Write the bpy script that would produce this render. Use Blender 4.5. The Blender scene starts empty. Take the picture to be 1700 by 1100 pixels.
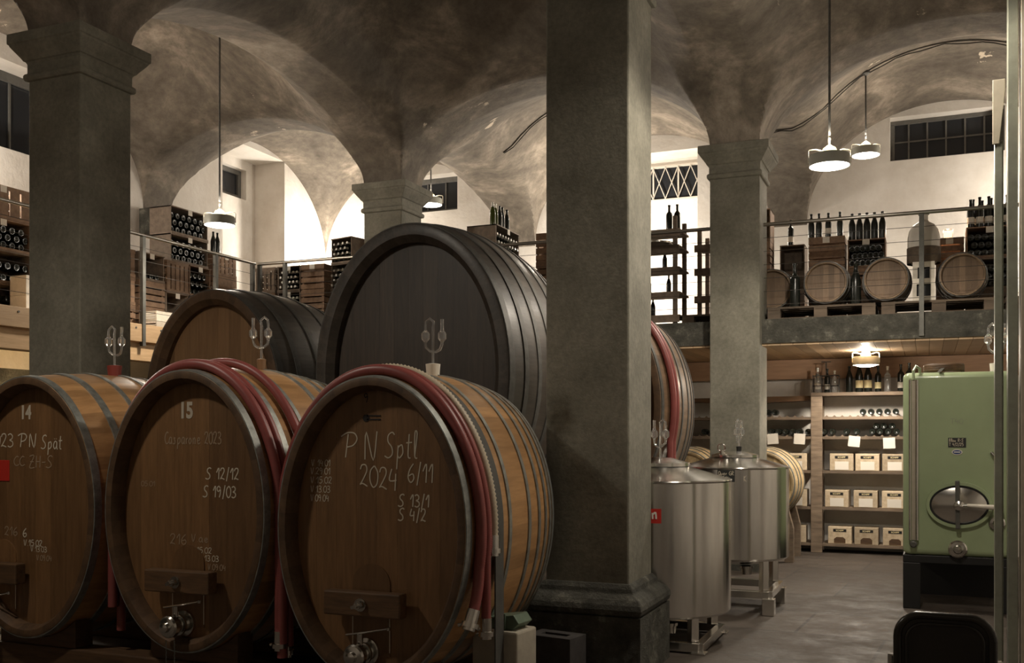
import bpy, math, random
from mathutils import Vector, Matrix
R = math.radians
rnd = random.Random(7)
sc = bpy.context.scene
COL = sc.collection

# ------------------------------------------------------------------ camera
cd = bpy.data.cameras.new('camera')
cd.sensor_width = 36.0
cd.lens = 1662.9 / 1700 * 36.0
cd.shift_y = (720.5 - 550) / 1700
cd.clip_end = 100
cam = bpy.data.objects.new('camera', cd)
cam.location = (1.7146, -6.0363, 1.512)
cam.rotation_euler = (R(90), 0, R(22.512))
COL.objects.link(cam)
sc.camera = cam

# ------------------------------------------------------------------ world and exposure
w = bpy.data.worlds.new('world')
sc.world = w
w.use_nodes = True
w.node_tree.nodes['Background'].inputs[0].default_value = (0.9, 0.92, 1.0, 1)
w.node_tree.nodes['Background'].inputs[1].default_value = 0.0
sc.view_settings.view_transform = 'Standard'
sc.view_settings.look = 'None'
sc.view_settings.gamma = 1
sc.view_settings.use_curve_mapping = False
sc.view_settings.exposure = 0.5
LAMP_W = 150.0       # watts of one pendant, downwards
WARM = (1.0, 0.89, 0.74)

# ------------------------------------------------------------------ materials
def new_mat(name):
    m = bpy.data.materials.new(name)
    m.use_nodes = True
    nt = m.node_tree
    return m, nt, nt.nodes['Principled BSDF']

def N(nt, t, **kw):
    n = nt.nodes.new(t)
    for k, v in kw.items():
        setattr(n, k, v)
    return n

def ramp(nt, src, stops, interp='LINEAR'):
    r = N(nt, 'ShaderNodeValToRGB')
    r.color_ramp.interpolation = interp
    els = r.color_ramp.elements
    while len(els) < len(stops):
        els.new(0.5)
    for e, (p, c) in zip(els, stops):
        e.position = p
        e.color = (*c, 1) if len(c) == 3 else c
    nt.links.new(src, r.inputs[0])
    return r.outputs[0]

def noise(nt, scale, detail=5, rough=0.6, stretch=None, coord='Object', dist=0.0):
    tc = N(nt, 'ShaderNodeTexCoord')
    n = N(nt, 'ShaderNodeTexNoise')
    n.inputs['Scale'].default_value = scale
    n.inputs['Detail'].default_value = detail
    n.inputs['Roughness'].default_value = rough
    n.inputs['Distortion'].default_value = dist
    if stretch:
        mp = N(nt, 'ShaderNodeMapping')
        mp.inputs['Scale'].default_value = stretch
        nt.links.new(tc.outputs[coord], mp.inputs[0])
        nt.links.new(mp.outputs[0], n.inputs[0])
    else:
        nt.links.new(tc.outputs[coord], n.inputs[0])
    return n.outputs[0]

def bump(nt, b, h, strength, dist=0.02):
    n = N(nt, 'ShaderNodeBump')
    n.inputs['Strength'].default_value = strength
    n.inputs['Distance'].default_value = dist
    nt.links.new(h, n.inputs['Height'])
    nt.links.new(n.outputs[0], b.inputs['Normal'])

def mixc(nt, a, b, f, mode='MIX'):
    m = N(nt, 'ShaderNodeMix', data_type='RGBA', blend_type=mode)
    for sock, v in ((m.inputs[0], f), (m.inputs[6], a), (m.inputs[7], b)):
        if isinstance(v, (int, float)):
            sock.default_value = v
        elif isinstance(v, tuple):
            sock.default_value = (*v, 1)
        else:
            nt.links.new(v, sock)
    return m.outputs[2]

def plain(name, col, rough=0.5, metal=0.0, var=0.0, vscale=12, bmp=0.0, stretch=None, coat=0.0):
    m, nt, b = new_mat(name)
    b.inputs['Base Color'].default_value = (*col, 1)
    b.inputs['Roughness'].default_value = rough
    b.inputs['Metallic'].default_value = metal
    if coat:
        b.inputs['Coat Weight'].default_value = coat
    if var or bmp:
        n = noise(nt, vscale, stretch=stretch)
        if var:
            lo = tuple(c * (1 - var) for c in col)
            hi = tuple(min(1, c * (1 + var)) for c in col)
            nt.links.new(ramp(nt, n, [(0.3, lo), (0.7, hi)]), b.inputs['Base Color'])
        if bmp:
            bump(nt, b, n, bmp)
    return m

def glow(name, col, s):
    m, nt, b = new_mat(name)
    b.inputs['Base Color'].default_value = (*col, 1)
    b.inputs['Emission Color'].default_value = (*col, 1)
    b.inputs['Emission Strength'].default_value = s
    return m

M = {}
# sooty mottled vault plaster
m, nt, b = new_mat('vault_plaster')
n1 = noise(nt, 0.9, 8, 0.68, dist=0.6)
n2 = noise(nt, 7.0, 8, 0.7)
n3 = noise(nt, 1.15, 9, 0.62, dist=0.3)
c1 = ramp(nt, n1, [(0.34, (0.10, 0.085, 0.068)), (0.52, (0.18, 0.155, 0.125)), (0.68, (0.38, 0.33, 0.27))])
c2 = ramp(nt, n2, [(0.3, (0.62, 0.6, 0.58)), (0.7, (1.15, 1.12, 1.1))])
c3 = mixc(nt, c1, c2, 1.0, 'MULTIPLY')
fl = ramp(nt, n3, [(0.665, (0, 0, 0)), (0.68, (1, 1, 1))])
nt.links.new(mixc(nt, c3, (0.62, 0.53, 0.42), fl), b.inputs['Base Color'])
b.inputs['Roughness'].default_value = 0.85
bump(nt, b, n2, 0.35, 0.03)
M['vault'] = m
# limewashed wall
m, nt, b = new_mat('lime_plaster')
n1 = noise(nt, 1.5, 7, 0.65)
n2 = noise(nt, 9, 6, 0.6)
nt.links.new(ramp(nt, n1, [(0.3, (0.60, 0.55, 0.49)), (0.65, (0.76, 0.72, 0.67))]), b.inputs['Base Color'])
b.inputs['Roughness'].default_value = 0.9
bump(nt, b, n2, 0.3, 0.03)
M['wall'] = m
# column sandstone
m, nt, b = new_mat('column_stone')
n1 = noise(nt, 2.2, 8, 0.65)
n2 = noise(nt, 26, 5, 0.7)
c1 = ramp(nt, n1, [(0.3, (0.135, 0.128, 0.098)), (0.7, (0.27, 0.255, 0.205))])
c2 = ramp(nt, n2, [(0.3, (0.75, 0.75, 0.75)), (0.6, (1.05, 1.05, 1.05))])
nt.links.new(mixc(nt, c1, c2, 1.0, 'MULTIPLY'), b.inputs['Base Color'])
b.inputs['Roughness'].default_value = 0.85
bump(nt, b, n2, 0.25, 0.01)
M['stone'] = m
m, nt, b = new_mat('rough_stone')
n1 = noise(nt, 5, 9, 0.7)
n2 = noise(nt, 14, 8, 0.75)
nt.links.new(ramp(nt, n1, [(0.32, (0.04, 0.039, 0.032)), (0.56, (0.10, 0.096, 0.078)), (0.70, (0.30, 0.285, 0.235))]), b.inputs['Base Color'])
b.inputs['Roughness'].default_value = 0.9
bump(nt, b, n2, 0.9, 0.05)
M['rough'] = m
# flagstone floor
m, nt, b = new_mat('flagstone_floor')
tc = N(nt, 'ShaderNodeTexCoord')
mp = N(nt, 'ShaderNodeMapping')
mp.inputs['Rotation'].default_value = (0, 0, R(4))
nt.links.new(tc.outputs['Object'], mp.inputs[0])
br = N(nt, 'ShaderNodeTexBrick')
br.inputs['Scale'].default_value = 1.0
br.inputs['Brick Width'].default_value = 1.3
br.inputs['Row Height'].default_value = 0.95
br.inputs['Mortar Size'].default_value = 0.012
br.inputs['Color1'].default_value = (0.066, 0.052, 0.041, 1)
br.inputs['Color2'].default_value = (0.092, 0.073, 0.058, 1)
br.inputs['Mortar'].default_value = (0.05, 0.042, 0.035, 1)
nt.links.new(mp.outputs[0], br.inputs[0])
n1 = noise(nt, 3.5, 8, 0.7)
c2 = ramp(nt, n1, [(0.3, (0.6, 0.58, 0.56)), (0.7, (1.2, 1.2, 1.2))])
nt.links.new(mixc(nt, br.outputs[0], c2, 1.0, 'MULTIPLY'), b.inputs['Base Color'])
nt.links.new(ramp(nt, n1, [(0.35, (0.5,) * 3), (0.65, (0.85,) * 3)]), b.inputs['Roughness'])
bump(nt, b, n1, 0.35, 0.03)
M['floor'] = m

def wood(name, lo, hi, stretch, rough=0.55, coat=0.0, attr=True, bmp=0.15):
    """planks: grain noise stretched along the board, tone by the plank's own random number"""
    m, nt, b = new_mat(name)
    n1 = noise(nt, 6, 6, 0.65, stretch=stretch)
    c = ramp(nt, n1, [(0.3, lo), (0.7, hi)])
    if attr:
        a = N(nt, 'ShaderNodeAttribute', attribute_name='rnd')
        t = ramp(nt, a.outputs['Fac'], [(0.0, (0.72, 0.70, 0.68)), (1.0, (1.22, 1.2, 1.18))])
        c = mixc(nt, c, t, 1.0, 'MULTIPLY')
    nt.links.new(c, b.inputs['Base Color'])
    b.inputs['Roughness'].default_value = rough
    b.inputs['Coat Weight'].default_value = coat
    b.inputs['Coat Roughness'].default_value = 0.25
    bump(nt, b, n1, bmp, 0.01)
    return m
M['head'] = wood('cask_head_oak', (0.14, 0.072, 0.028), (0.22, 0.116, 0.048), (6, 6, 0.5), 0.5, 0.15)
M['stave'] = wood('cask_stave_oak', (0.33, 0.175, 0.07), (0.50, 0.285, 0.125), (5, 0.5, 5), 0.42, 0.35)
M['rim'] = wood('cask_rim_oak', (0.075, 0.042, 0.021), (0.125, 0.07, 0.034), (4, 4, 4), 0.6)
M['darkstave'] = wood('aged_dark_oak', (0.045, 0.038, 0.032), (0.085, 0.07, 0.056), (5, 0.5, 5), 0.5, 0.2)
M['darkhead'] = wood('aged_dark_oak_head', (0.04, 0.031, 0.024), (0.075, 0.055, 0.04), (6, 6, 0.5), 0.5, 0.1)
M['palehead'] = wood('brown_oak_head', (0.19, 0.105, 0.05), (0.27, 0.155, 0.075), (6, 6, 0.5), 0.5, 0.1)
M['oldstave'] = wood('weathered_brown_oak', (0.10, 0.062, 0.035), (0.19, 0.12, 0.068), (5, 0.5, 5), 0.5, 0.25)
M['barrique'] = wood('barrique_oak', (0.20, 0.14, 0.09), (0.31, 0.225, 0.15), (5, 0.6, 5), 0.6)
M['barriquehead'] = wood('barrique_head_oak', (0.16, 0.105, 0.065), (0.235, 0.16, 0.10), (5, 5, 0.6), 0.6)
M['paleoak'] = wood('new_pale_oak', (0.52, 0.38, 0.20), (0.68, 0.52, 0.30), (5, 0.6, 5), 0.5, 0.2)
M['crate'] = wood('crate_wood', (0.17, 0.105, 0.068), (0.32, 0.21, 0.135), (3, 3, 3), 0.75)
M['crateb'] = wood('grey_crate_wood', (0.13, 0.10, 0.078), (0.24, 0.185, 0.14), (3, 3, 3), 0.8)
M['crater'] = wood('reddish_crate_wood', (0.32, 0.14, 0.08), (0.5, 0.24, 0.15), (3, 3, 3), 0.7)
M['whitewood'] = wood('white_painted_wood', (0.62, 0.58, 0.5), (0.75, 0.71, 0.63), (3, 3, 3), 0.7)
M['shelfwood'] = wood('old_shelf_wood', (0.11, 0.08, 0.057), (0.25, 0.19, 0.135), (0.6, 4, 4), 0.8)
M['plank'] = wood('plank_ceiling', (0.42, 0.29, 0.17), (0.60, 0.44, 0.28), (0.5, 6, 6), 0.6)
M['beam'] = wood('pine_beam', (0.46, 0.30, 0.16), (0.62, 0.43, 0.25), (6, 0.5, 6), 0.6)
M['board'] = wood('brown_header_board', (0.33, 0.205, 0.13), (0.44, 0.28, 0.18), (0.5, 5, 5), 0.65)
M['pallet'] = wood('pallet_wood', (0.085, 0.064, 0.046), (0.16, 0.12, 0.085), (0.7, 4, 4), 0.8)
M['darkwood'] = wood('dark_bar_wood', (0.06, 0.032, 0.015), (0.15, 0.08, 0.035), (0.7, 6, 6), 0.6, 0.1)
M['hoop'] = plain('galvanised_hoop', (0.30, 0.31, 0.29), 0.5, 0.7, 0.3, 18, 0.08)
M['darkhoop'] = plain('dark_iron_hoop', (0.10, 0.097, 0.09), 0.55, 0.4, 0.25, 18, 0.08)
M['strap'] = plain('dark_strap', (0.075, 0.072, 0.065), 0.7, 0.0, 0.2)
M['hose'] = plain('red_rubber_hose', (0.25, 0.062, 0.055), 0.42, 0.0, 0.15, 8)
M['ribhose'] = plain('cream_ribbed_hose', (0.50, 0.42, 0.31), 0.5, 0.0, 0.15, 8)
M['chrome'] = plain('polished_steel', (0.66, 0.64, 0.60), 0.18, 1.0)
M['steel'] = plain('brushed_steel', (0.74, 0.72, 0.68), 0.2, 1.0, 0.12, 9, 0.03, (1, 1, 0.15))
M['steel'].node_tree.nodes['Principled BSDF'].inputs['Anisotropic'].default_value = 0.75
M['steel'].node_tree.nodes['Principled BSDF'].inputs['Anisotropic Rotation'].default_value = 0.25
M['railsteel'] = plain('rail_steel', (0.42, 0.40, 0.36), 0.32, 1.0)
M['darksteel'] = plain('dull_dark_steel', (0.11, 0.108, 0.095), 0.5, 0.3, 0.2)
M['greysteel'] = plain('green_grey_profile', (0.30, 0.31, 0.25), 0.35, 0.4, 0.15)
M['palesteel'] = plain('pale_profile', (0.46, 0.41, 0.32), 0.45, 0.3, 0.1)
M['cable'] = plain('wire', (0.05, 0.045, 0.04), 0.5)
M['green'] = plain('green_enamel', (0.33, 0.40, 0.235), 0.3, 0.0, 0.07, 2.5, 0.0, coat=0.4)
M['greenwedge'] = plain('green_grey_wedge', (0.13, 0.18, 0.13), 0.45, 0.3, 0.15)
M['black'] = plain('black', (0.012, 0.012, 0.012), 0.5)
M['blackboard'] = plain('blackboard', (0.02, 0.022, 0.02), 0.6)
M['blackplastic'] = plain('black_chair_back', (0.022, 0.019, 0.015), 0.22)
M['concrete'] = plain('concrete', (0.40, 0.36, 0.29), 0.9, 0.0, 0.15, 6, 0.3)
M['darkblock'] = plain('dark_block', (0.05, 0.045, 0.043), 0.85, 0.0, 0.3, 9, 0.3)
M['paper'] = plain('paper', (0.75, 0.70, 0.62), 0.8)
M['cream'] = plain('cream_label', (0.78, 0.66, 0.38), 0.7)
M['white'] = plain('white_plastic', (0.72, 0.68, 0.58), 0.45)
M['redstopper'] = plain('red_stopper', (0.22, 0.04, 0.03), 0.5)
M['redlabel'] = plain('red_label', (0.5, 0.03, 0.02), 0.45)
M['chalk'] = plain('chalk', (0.62, 0.55, 0.43), 0.9)
M['faint'] = plain('faint_chalk', (0.33, 0.235, 0.15), 0.9)
M['paint'] = plain('pale_stencil_paint', (0.50, 0.44, 0.35), 0.8)
M['ink'] = plain('black_ink', (0.015, 0.01, 0.008), 0.8)
M['cardboard'] = wood('stained_carton', (0.42, 0.33, 0.22), (0.64, 0.54, 0.40), (3, 3, 3), 0.85)
M['bottle'] = plain('dark_bottle_glass', (0.012, 0.014, 0.011), 0.24)
M['greenbottle'] = plain('green_bottle_glass', (0.06, 0.075, 0.012), 0.12)
M['capsule'] = plain('pale_capsule', (0.70, 0.68, 0.62), 0.35, 0.2)
M['demijohn'] = plain('dusty_demijohn', (0.58, 0.54, 0.48), 0.35)
M['enamel'] = plain('lamp_enamel', (0.40, 0.40, 0.35), 0.4)
M['pane'] = plain('night_window_pane', (0.02, 0.022, 0.026), 0.12)
M['frame'] = plain('weathered_window_frame', (0.10, 0.095, 0.085), 0.7, 0, 0.2)
M['lattice'] = plain('pale_grille', (0.62, 0.57, 0.5), 0.6)
M['blue'] = plain('blue_badge', (0.03, 0.07, 0.22), 0.4)
M['diffuser'] = glow('lamp_disc', (1.0, 0.95, 0.86), 14.0)
M['lampcap'] = glow('lamp_cap', (1.0, 0.86, 0.5), 1.6)
M['candle'] = glow('candle_glass', (1.0, 0.5, 0.25), 3.0)
m, nt, b = new_mat('clear_glass')
b.inputs['Base Color'].default_value = (0.97, 0.98, 0.97, 1)
b.inputs['Roughness'].default_value = 0.03
b.inputs['IOR'].default_value = 1.3
b.inputs['Transmission Weight'].default_value = 0.9
b.inputs['Coat Weight'].default_value = 1.0
M['glass'] = m

# ------------------------------------------------------------------ mesh building
class MB:
    def __init__(s):
        s.v, s.f, s.r = [], [], []
    def add(s, vs, fs, r=None):
        o = len(s.v)
        s.v += [tuple(v) for v in vs]
        r = rnd.random() if r is None else r
        for f in fs:
            s.f.append([o + i for i in f])
            s.r.append(r)
        return s
    def box(s, x0, x1, y0, y1, z0, z1, r=None):
        vs = [(x, y, z) for z in (z0, z1) for y in (y0, y1) for x in (x0, x1)]
        return s.add(vs, [(0, 2, 3, 1), (4, 5, 7, 6), (0, 1, 5, 4), (2, 6, 7, 3), (0, 4, 6, 2), (1, 3, 7, 5)], r)
    def bar(s, p0, p1, wx, wy, up=(0, 0, 1), r=None):
        p0, p1 = Vector(p0), Vector(p1)
        d = (p1 - p0).normalized()
        u = Vector(up)
        if abs(d.dot(u)) > 0.98:
            u = Vector((0, 1, 0))
        a = d.cross(u).normalized()
        c = a.cross(d).normalized()
        vs = [p + a * sx * wx / 2 + c * sy * wy / 2 for p in (p0, p1) for sx, sy in ((-1, -1), (1, -1), (1, 1), (-1, 1))]
        return s.add(vs, [(3, 2, 1, 0), (4, 5, 6, 7), (0, 1, 5, 4), (1, 2, 6, 5), (2, 3, 7, 6), (3, 0, 4, 7)], r)
    def tube(s, pts, rad, n=10, cap=True, r=None):
        pts = [Vector(p) for p in pts]
        m = len(pts)
        rads = rad if isinstance(rad, (list, tuple)) else [rad] * m
        rings = []
        prev = None
        for i, p in enumerate(pts):
            d = (pts[min(i + 1, m - 1)] - pts[max(i - 1, 0)])
            d = d.normalized() if d.length > 1e-9 else Vector((0, 0, 1))
            if prev is None:
                a = d.cross(Vector((0, 0, 1)) if abs(d.z) < 0.9 else Vector((0, 1, 0))).normalized()
            else:
                a = (prev - d * prev.dot(d)).normalized()
            prev = a
            c = d.cross(a)
            rings.append([p + (a * math.cos(2 * math.pi * k / n) + c * math.sin(2 * math.pi * k / n)) * rads[i] for k in range(n)])
        vs = [v for g in rings for v in g]
        fs = [(i * n + k, i * n + (k + 1) % n, (i + 1) * n + (k + 1) % n, (i + 1) * n + k) for i in range(m - 1) for k in range(n)]
        if cap:
            fs += [tuple(range(n - 1, -1, -1)), tuple((m - 1) * n + k for k in range(n))]
        return s.add(vs, fs, r)
    def cyl(s, p0, p1, r0, n=16, r1=None):
        return s.tube([p0, p1], [r0, r0 if r1 is None else r1], n)
    def lathe(s, prof, n=24, c=(0, 0, 0), axis='z', close=False):
        vs = []
        for (rr, h) in prof:
            for k in range(n):
                a = 2 * math.pi * k / n
                q = (rr * math.cos(a), rr * math.sin(a), h)
                if axis == 'y':
                    q = (q[0], -q[2], q[1])
                elif axis == 'x':
                    q = (q[2], q[0], q[1])
                vs.append((c[0] + q[0], c[1] + q[1], c[2] + q[2]))
        m = len(prof)
        fs = [(i * n + k, i * n + (k + 1) % n, (i + 1) * n + (k + 1) % n, (i + 1) * n + k) for i in range(m - 1) for k in range(n)]
        if close:
            fs += [tuple(range(n - 1, -1, -1)), tuple((m - 1) * n + k for k in range(n))]
        return s.add(vs, fs)
    def grid(s, fn, nu, nv, r=None):
        vs = [fn(i / nu, j / nv) for i in range(nu + 1) for j in range(nv + 1)]
        fs = [(i * (nv + 1) + j, (i + 1) * (nv + 1) + j, (i + 1) * (nv + 1) + j + 1, i * (nv + 1) + j + 1) for i in range(nu) for j in range(nv)]
        return s.add(vs, fs, r)
    def prism(s, poly, y0, y1, r=None):
        """poly in xz, extruded along y"""
        n = len(poly)
        vs = [(x, y0, z) for x, z in poly] + [(x, y1, z) for x, z in poly]
        fs = [tuple(range(n)), tuple(range(2 * n - 1, n - 1, -1))] + [(i, i + n, (i + 1) % n + n, (i + 1) % n) for i in range(n)]
        return s.add(vs, fs, r)
    def mesh(s, name, mat, smooth=35):
        me = bpy.data.meshes.new(name)
        me.from_pydata(s.v, [], s.f)
        at = me.attributes.new('rnd', 'FLOAT', 'FACE')
        at.data.foreach_set('value', s.r)
        if mat:
            me.materials.append(M[mat] if isinstance(mat, str) else mat)
        if smooth:
            me.shade_smooth()
            if smooth < 180:
                me.set_sharp_from_angle(angle=R(smooth))
        me.update()
        return me
    def build(s, name, mat, parent=None, smooth=35, bevel=0.0, seg=2):
        o = bpy.data.objects.new(name, s.mesh(name, mat, smooth))
        COL.objects.link(o)
        o.parent = parent
        if bevel:
            bv = o.modifiers.new('edges', 'BEVEL')
            bv.width = bevel
            bv.segments = seg
            bv.limit_method = 'ANGLE'
            bv.angle_limit = R(40)
            bv.harden_normals = False
        return o

def tag(o, label, cat, group=None, kind=None):
    o['label'] = label
    o['category'] = cat
    if group:
        o['group'] = group
    if kind:
        o['kind'] = kind
    return o
def thing(name, label, cat, loc=(0, 0, 0), rz=0.0, group=None):
    o = bpy.data.objects.new(name, None)
    o.empty_display_size = 0.1
    COL.objects.link(o)
    o.location = loc
    o.rotation_euler = (0, 0, rz)
    return tag(o, label, cat, group)
def struct(o):
    o['kind'] = 'structure'
    return o
def inst(name, me, parent=None, loc=(0, 0, 0), rot=(0, 0, 0)):
    o = bpy.data.objects.new(name, me)
    COL.objects.link(o)
    o.parent = parent
    o.location = loc
    o.rotation_euler = rot
    return o
def copy_tree(o, parent=None):
    c = o.copy()
    COL.objects.link(c)
    c.parent = parent
    for ch in list(o.children):
        copy_tree(ch, c)
    return c
ORD = ['first', 'second', 'third', 'fourth', 'fifth', 'sixth', 'seventh', 'eighth', 'ninth', 'tenth', 'eleventh', 'twelfth']

def text_mesh(name, txt, size, mat, xs=1.0, off=0.0, ext=0.001):
    """block lettering standing in the xz plane, facing -y, centred on x, base line z=0"""
    cu = bpy.data.curves.new(name, 'FONT')
    cu.body = txt
    cu.size = size
    cu.offset = off
    cu.extrude = ext
    cu.align_x = 'CENTER'
    o = bpy.data.objects.new(name, cu)
    COL.objects.link(o)
    dg = bpy.context.evaluated_depsgraph_get()
    me = bpy.data.meshes.new_from_object(o.evaluated_get(dg))
    bpy.data.objects.remove(o)
    me.transform(Matrix.Scale(xs, 4, (1, 0, 0)))
    me.transform(Matrix.Rotation(R(90), 4, 'X'))
    me.materials.clear()
    me.materials.append(M[mat])
    me.name = name
    return me

G = {  # hand-written strokes in a unit-high box
 '0': [[(.3, 1), (.08, .75), (.05, .3), (.25, 0), (.5, .2), (.55, .7), (.38, .97), (.3, 1)]],
 '1': [[(.05, .6), (.32, 1), (.28, 0)]],
 '2': [[(.05, .75), (.15, .97), (.4, .98), (.45, .7), (.1, .12), (.02, .05), (.2, .1), (.5, .0)]],
 '3': [[(.05, .9), (.25, 1), (.45, .85), (.4, .62), (.2, .52), (.45, .4), (.48, .15), (.25, 0), (.02, .08)]],
 '4': [[(.2, 1), (.05, .45), (.5, .5)], [(.45, .8), (.4, 0)]],
 '5': [[(.5, 1), (.15, .97), (.1, .6), (.4, .6), (.5, .3), (.3, .02), (.03, .08)]],
 '6': [[(.45, 1), (.15, .65), (.05, .25), (.25, 0), (.48, .2), (.4, .45), (.1, .35)]],
 '7': [[(.03, .97), (.5, 1), (.2, 0)], [(.12, .5), (.45, .52)]],
 '8': [[(.28, .52), (.08, .75), (.28, 1), (.48, .78), (.28, .52), (.05, .25), (.28, 0), (.5, .25), (.28, .52)]],
 '9': [[(.45, .8), (.25, 1), (.05, .78), (.2, .52), (.45, .7), (.42, .3), (.3, 0)]],
 'P': [[(.25, .95), (.12, 0)], [(-.1, .85), (.2, 1), (.55, .98), (.68, .75), (.5, .5), (.2, .42)]],
 'N': [[(.1, 0), (.16, 1), (.5, -.03), (.68, 1.02)]],
 'S': [[(.6, .92), (.45, 1.02), (.2, .9), (.18, .65), (.42, .42), (.45, .15), (.2, 0), (-.05, .08)]],
 'V': [[(.02, 1), (.2, 0), (.45, 1.02)]],
 'C': [[(.55, .9), (.35, 1), (.08, .65), (.08, .25), (.3, 0), (.6, .15)]],
 'G': [[(.55, .9), (.35, 1), (.08, .65), (.08, .25), (.3, 0), (.55, .15), (.52, .45), (.3, .42)]],
 'Z': [[(.05, .95), (.5, 1), (.05, .02), (.55, 0)], [(.12, .5), (.45, .5)]],
 'H': [[(.12, 1), (.08, 0)], [(.5, 1), (.46, 0)], [(.1, .5), (.48, .52)]],
 'R': [[(.1, 0), (.16, 1), (.5, .9), (.45, .6), (.14, .52), (.55, 0)]],
 'T': [[(.0, 1), (.55, .98)], [(.28, 1), (.25, 0)]],
 'K': [[(.12, 1), (.08, 0)], [(.5, 1), (.1, .45), (.52, 0)]],
 'B': [[(.1, 0), (.14, 1), (.45, .85), (.14, .55), (.5, .3), (.1, 0)]],
 'Q': [[(.3, 1), (.08, .75), (.05, .3), (.25, 0), (.5, .2), (.55, .7), (.3, 1)], [(.35, .25), (.62, -.05)]],
 'a': [[(.42, .5), (.2, .55), (.05, .25), (.18, 0), (.38, .2), (.42, .5), (.42, .05), (.52, .0)]],
 'b': [[(.1, 1), (.08, .05), (.35, .05), (.42, .35), (.1, .4)]],
 'e': [[(.05, .25), (.4, .35), (.25, .55), (.06, .3), (.2, 0), (.45, .1)]],
 'l': [[(.12, .1), (.28, .95), (.14, 1), (.12, .1), (.28, .0)]],
 'n': [[(.06, .5), (.08, 0)], [(.08, .35), (.3, .52), (.36, 0)]],
 'o': [[(.25, .52), (.05, .25), (.22, 0), (.42, .25), (.25, .52)]],
 'p': [[(.12, .5), (.02, -.45)], [(.1, .4), (.35, .52), (.42, .2), (.2, .0), (.08, .1)]],
 'r': [[(.06, .5), (.08, 0)], [(.08, .32), (.32, .52)]],
 's': [[(.36, .48), (.15, .5), (.3, .22), (.22, .0), (.02, .04)]],
 't': [[(.22, .95), (.14, .1), (.3, 0)], [(.02, .6), (.4, .62)]],
 'h': [[(.1, 1), (.08, 0)], [(.08, .3), (.32, .5), (.36, .0), (.46, .02)]],
 'u': [[(.06, .5), (.08, .05), (.3, .05), (.38, .5), (.4, 0)]],
 'v': [[(.02, .5), (.18, 0), (.38, .52)]],
 'i': [[(.1, .5), (.1, 0)]],
 'ä': [[(.42, .5), (.2, .55), (.05, .25), (.18, 0), (.38, .2), (.42, .5), (.42, .05), (.52, .0)], [(.15, .72), (.17, .76)], [(.35, .72), (.37, .76)]],
 '.': [[(.08, .0), (.1, .04)]],
 '/': [[(.1, -.15), (.38, 1.1)]],
 '-': [[(.05, .45), (.4, .47)]],
}
GW = {'.': .22, '/': .5, '-': .5, 'N': .85, 'P': .85, 'S': .72, 'i': .25, 'l': .35, 't': .45, 'r': .4, '1': .45, ' ': .45}
def strokes(mb, txt, x, z, h, wdt=None, y=0.0, th=0.0028, slope=0.0):
    """write along +x in the xz plane at depth y (facing -y)"""
    n0 = len(mb.v)
    tot = sum(GW.get(c, .62) for c in txt)
    sx = h if wdt is None else wdt / tot
    cx = 0.0
    for c in txt:
        for line in G.get(c, []):
            pts = []
            # smooth the polyline a little
            for i in range(len(line) - 1):
                p0 = line[max(i - 1, 0)]; p1 = line[i]; p2 = line[i + 1]; p3 = line[min(i + 2, len(line) - 1)]
                for k in range(4):
                    t = k / 4
                    q = [0.5 * (2 * p1[j] + (p2[j] - p0[j]) * t + (2 * p0[j] - 5 * p1[j] + 4 * p2[j] - p3[j]) * t * t + (3 * p1[j] - p0[j] - 3 * p2[j] + p3[j]) * t ** 3) for j in (0, 1)]
                    pts.append(q)
            pts.append(line[-1])
            P = [(x + (cx + q[0]) * sx, y, z + q[1] * h + slope * (cx + q[0]) * sx) for q in pts]
            mb.tube(P, th, 4)
        cx += GW.get(c, .62)
    mb.v[n0:] = [(a, y + (b_ - y) * .12, c) for a, b_, c in mb.v[n0:]]
    return mb

# ================================================================== the vaulted hall
W = 0.552
ZS = 4.745
XB = [(-8.72, -5.054, 1), (-5.054, -4.502, 0), (-4.502, -0.552, 1), (-0.552, 0.0, 0), (0.0, 3.948, 1), (3.948, 4.5, 0)]
YB = [(-9.4, -5.264, 1), (-5.264, -4.712, 0), (-4.712, 0.0, 1), (0.0, 0.552, 0), (0.552, 5.264, 1), (5.264, 5.816, 0), (5.816, 10.0, 1)]
RXP, RYP, RWALL = 0.90, 1.07, 1.66
def ell(t):
    t = min(1, max(0, t))
    return math.sqrt(max(0.0, 1 - (2 * t - 1) ** 2))
def vault_z(x, y):
    xb = next((q for q in XB if q[0] - 1e-9 <= x <= q[1] + 1e-9), XB[-1])
    yb = next((q for q in YB if q[0] - 1e-9 <= y <= q[1] + 1e-9), YB[-1])
    return vcell(xb, yb, x, y)
def vcell(xb, yb, x, y):
    u = (x - xb[0]) / (xb[1] - xb[0])
    v = (y - yb[0]) / (yb[1] - yb[0])
    if not xb[2] and not yb[2]:
        return ZS
    if not xb[2]:
        return ZS + RXP * ell(v)
    if not yb[2]:
        return ZS + RYP * ell(u)
    ra = RWALL if xb[0] < -8 else RXP
    rb = RXP
    ca = RWALL if yb[0] < -9 else RYP
    cb = RWALL if yb[1] > 9.9 else RYP
    RMID = 1.78 if yb[1] > 9.9 else 2.15
    bu, bv = (4 * u * (1 - u)) ** 1.5, (4 * v * (1 - v)) ** 1.5
    rx = ra + (rb - ra) * u + (RMID - (ra + rb) / 2) * bu
    ry = ca + (cb - ca) * v + (RMID - (ca + cb) / 2) * bv
    return ZS + max(rx * ell(v), ry * ell(u))
vb = MB()
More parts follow.
